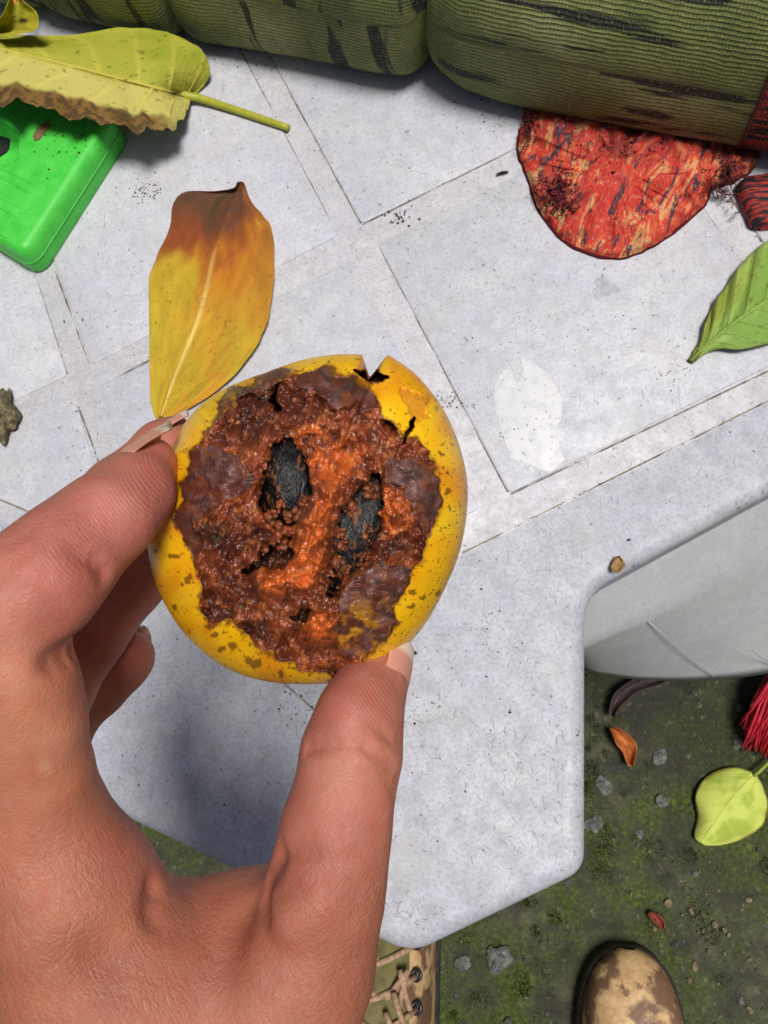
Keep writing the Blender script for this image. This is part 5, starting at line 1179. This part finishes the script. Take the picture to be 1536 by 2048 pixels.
# ------------------------------------------------------------------ broom with red bristles
def broom():
    root = empty('broom', P(1600, 1380, GZ)); tag(root, 'broom with red plastic bristles at the right border below the table leg', 'broom')
    m = M('red_bristle', 0.45); b = m.noise(m.coord('Object'), 60, 3); m.col(m.ramp(b, [(0.3, lin(190, 24, 42)), (0.7, lin(226, 62, 84))])); mb = MB()
    for k in range(620):
        s = random.random(); q = random.random()
        rp = P(1560 + 120 * s, 1270 + 70 * s + 60 * q, GZ + 0.050 + 0.012 * random.random()); tp = P(1488 + 150 * s + random.gauss(0, 4), 1496 + 40 * s - 60 * q * (1 - s) + random.gauss(0, 5), GZ + 0.006 + 0.02 * random.random())
        mid = (rp + tp) / 2 + RNG.normal(0, 0.003, 3) + (0, 0, 0.004); V, F = tube(catmull([rp, mid, tp], 6), 0.00075, 4); mb.add(V, F)
    o = mb.build('bristles', m.m); tag(o, kind='stuff'); adopt(o, root)
    mh = M('broom_head', 0.4, lin(150, 20, 34)); pa, pb = P(1520, 1240, GZ + 0.06), P(1760, 1330, GZ + 0.06); V, F = tube([pa, pa + (pb - pa) * 0.02, pb - (pb - pa) * 0.02, pb], [0.012, 0.018, 0.018, 0.012], 16); adopt(mesh_obj('head', V, F, mh.m), root)
    mid = (pa + pb) / 2; V, F = tube([mid, mid + np.array([0.45, 0.25, 0.5])], 0.011, 14); adopt(mesh_obj('handle', V, F, M('broom_handle', 0.5, lin(170, 150, 110)).m), root)
broom()

# ------------------------------------------------------------------ dirt specks on the table
def dirt():
    m = M('dirt', 0.9); b = m.noise(m.coord('Object'), 200, 2); m.col(m.ramp(b, [(0.4, lin(34, 30, 24)), (0.65, lin(84, 68, 48))])); V, F = [], []; n = 0; gr = MB()
    def flake(px, py, r, z=0.0017):
        nonlocal n
        c = P(px, py, z); k = random.randint(4, 6); a0 = random.uniform(0, 6.28)
        ring = []
        for j in range(k):
            a = a0 + j * 2 * math.pi / k; q = r * random.uniform(0.5, 1.2); ring.append(c + (math.cos(a) * q, math.sin(a) * q * 0.8, 0.00005))
        V.extend(ring + [c + (0, 0, r * 0.8)]); F.extend([(n + j, n + (j + 1) % k, n + k) for j in range(k)]); n += k + 1
    def ribbon(a, b, w_, keep):
        nonlocal n
        k = int(math.hypot(b[0] - a[0], b[1] - a[1]) / 4) + 2; d = np.array(b, float) - a; nn = np.array([-d[1], d[0]]) / np.linalg.norm(d)
        t = np.linspace(0, 1, k); ww = np.clip((fbm(np.stack([t * k / 9 + a[0], t * 0 + a[1], t * 0], -1), 3, 6) - keep) * 4, 0.02, 1) * w_
        L_, R_ = [], []
        for q, wd in zip(t, ww):
            c = np.array(a) + d * q; L_.append(P(*(c + nn * wd), 0.0011)); R_.append(P(*(c - nn * wd), 0.0011))
        gr.add(np.array(L_ + R_), [(j, j + 1, k + j + 1, k + j) for j in range(k - 1)])
    def seg(a, b, cnt, w_, r0, r1):
        ribbon(a, b, 1.9, 0.28)
        for _ in range(cnt):
            s = random.random() ** 1.0; flake(a[0] + (b[0] - a[0]) * s + random.gauss(0, w_), a[1] + (b[1] - a[1]) * s + random.gauss(0, w_), random.uniform(r0, r1) * random.random() ** 0.7, 0.0010)
    # grime gathered along the steps between panels
    for a, b, c in (((478, 96), (674, 468), 90), ((540, 111), (722, 446), 100), ((724, 449), (1040, 292), 70), ((757, 490), (1016, 984), 80), ((1022, 988), (1536, 742), 70), ((925, 1106), (1536, 802), 150), ((72, 556), (134, 748), 60), ((110, 541), (178, 727), 40), ((154, 806), (200, 930), 60), ((200, 772), (300, 720), 20), ((1406, 417), (1482, 522), 30), ((1450, 379), (1523, 483), 40), ((0, 806), (130, 752), 30), ((0, 1000), (62, 1025), 16), ((560, 1360), (640, 1430), 60)):
        seg(a, b, c, 1.6, 0.0002, 0.0006)
    for (x, y, s, c, r) in ((285, 380, 22, 90, 0.0006), (800, 432, 12, 40, 0.0007), (895, 800, 18, 50, 0.0005), (1355, 745, 25, 30, 0.0005), (1010, 420, 120, 60, 0.0004), (900, 400, 160, 80, 0.0004), (1200, 640, 160, 90, 0.0004), (600, 1420, 30, 30, 0.0006), (870, 1480, 150, 60, 0.0004), (980, 1350, 120, 50, 0.0004), (240, 620, 90, 60, 0.0004), (760, 160, 60, 40, 0.0005), (990, 215, 50, 60, 0.0006), (1060, 860, 40, 30, 0.0005), (440, 110, 30, 20, 0.0006), (170, 60, 60, 14, 0.0007)):
        for _ in range(c): flake(random.gauss(x, s), random.gauss(y, s * 0.7), r * random.uniform(0.4, 1.5))
    for (x, y, r) in ((1258, 1079, 0.0011), (830, 1447, 0.0009), (830, 1305, 0.0016), (153, 625, 0.0009), (165, 640, 0.0011), (128, 643, 0.0009), (60, 740, 0.0008), (945, 676, 0.0008), (310, 345, 0.0009), (1020, 1425, 0.0010), (963, 1178, 0.0007), (1000, 1222, 0.0007)):
        flake(x, y, r)
    o = mesh_obj('dirt_specks', V, F, m.m, smooth=False); tag(o, 'dark dirt specks and crumbs scattered on the table top', 'dirt', kind='stuff')
    mg = M('grime', 0.9); b = mg.noise(mg.coord('Object'), 120, 4); mg.col(mg.ramp(b, [(0.35, lin(96, 90, 80)), (0.65, lin(150, 145, 134))])); o = gr.build('grime', mg.m); tag(o, 'brown grime lines lodged along the panel edges of the table', 'dirt', kind='stuff')
    # crumbs on the green case
    V.clear(); F.clear(); n = 0
    for _ in range(70): flake(random.gauss(120, 55), random.gauss(270, 40), random.uniform(0.0003, 0.0011), 0.0265)
    keep = mesh_obj('crumbs', V, F, m.m, smooth=False); tag(keep, 'dark crumbs of soil on the green plastic case', 'dirt', kind='stuff')
dirt()

def scratches():
    """fine knife marks and scuffs on the plastic, dark and pale ones"""
    for nm, c, cnt, lab in (('dark', (138, 136, 136), 330, 'fine dark scratches and scuffs on the table top'), ('pale', (206, 208, 214), 200, 'fine pale scratches on the table top')):
        m = M('scratch_' + nm, 0.7, lin(*c)); mb = MB()
        for k in range(cnt):
            q = random.random(); z = 0.00045
            if q < 0.30: x, y, a, l = random.gauss(860, 50), random.gauss(1835, 16), random.gauss(0.9, 0.5), random.uniform(4, 20)
            elif q < 0.55: x, y, a, l = random.uniform(780, 1130), random.uniform(1420, 1720), random.gauss(1.2, 0.7), random.uniform(4, 26)
            elif q < 0.75: x, y, a, l = random.uniform(200, 640), random.uniform(1330, 1600), random.gauss(-0.9, 0.6), random.uniform(4, 30)
            elif q < 0.85: x, y, a, l = random.gauss(1000, 60), random.gauss(1300, 60), random.gauss(0.8, 0.6), random.uniform(4, 20)
            else:
                x, y, a, l = random.uniform(560, 1400), random.uniform(250, 950), random.uniform(0, 3.14), random.uniform(4, 22); z = 0.00175
            if y > 1885 - 0.48 * abs(x - 820) - 30: continue
            k2 = 5; d = np.array([math.cos(a), math.sin(a)]); bend = random.gauss(0, 1.2); wd = random.uniform(0.00004, 0.00013)
            c0 = [P(x + d[0] * l * (s - 0.5) - d[1] * bend * math.sin(s * 3.1), y + d[1] * l * (s - 0.5) + d[0] * bend * math.sin(s * 3.1), z) for s in np.linspace(0, 1, k2)]
            V, F = tube(c0, [wd * 0.2, wd, wd, wd, wd * 0.2], 4, False); mb.add(V, F)
        o = mb.build('scratches', m.m); tag(o, lab, 'scratches', kind='stuff')
scratches()
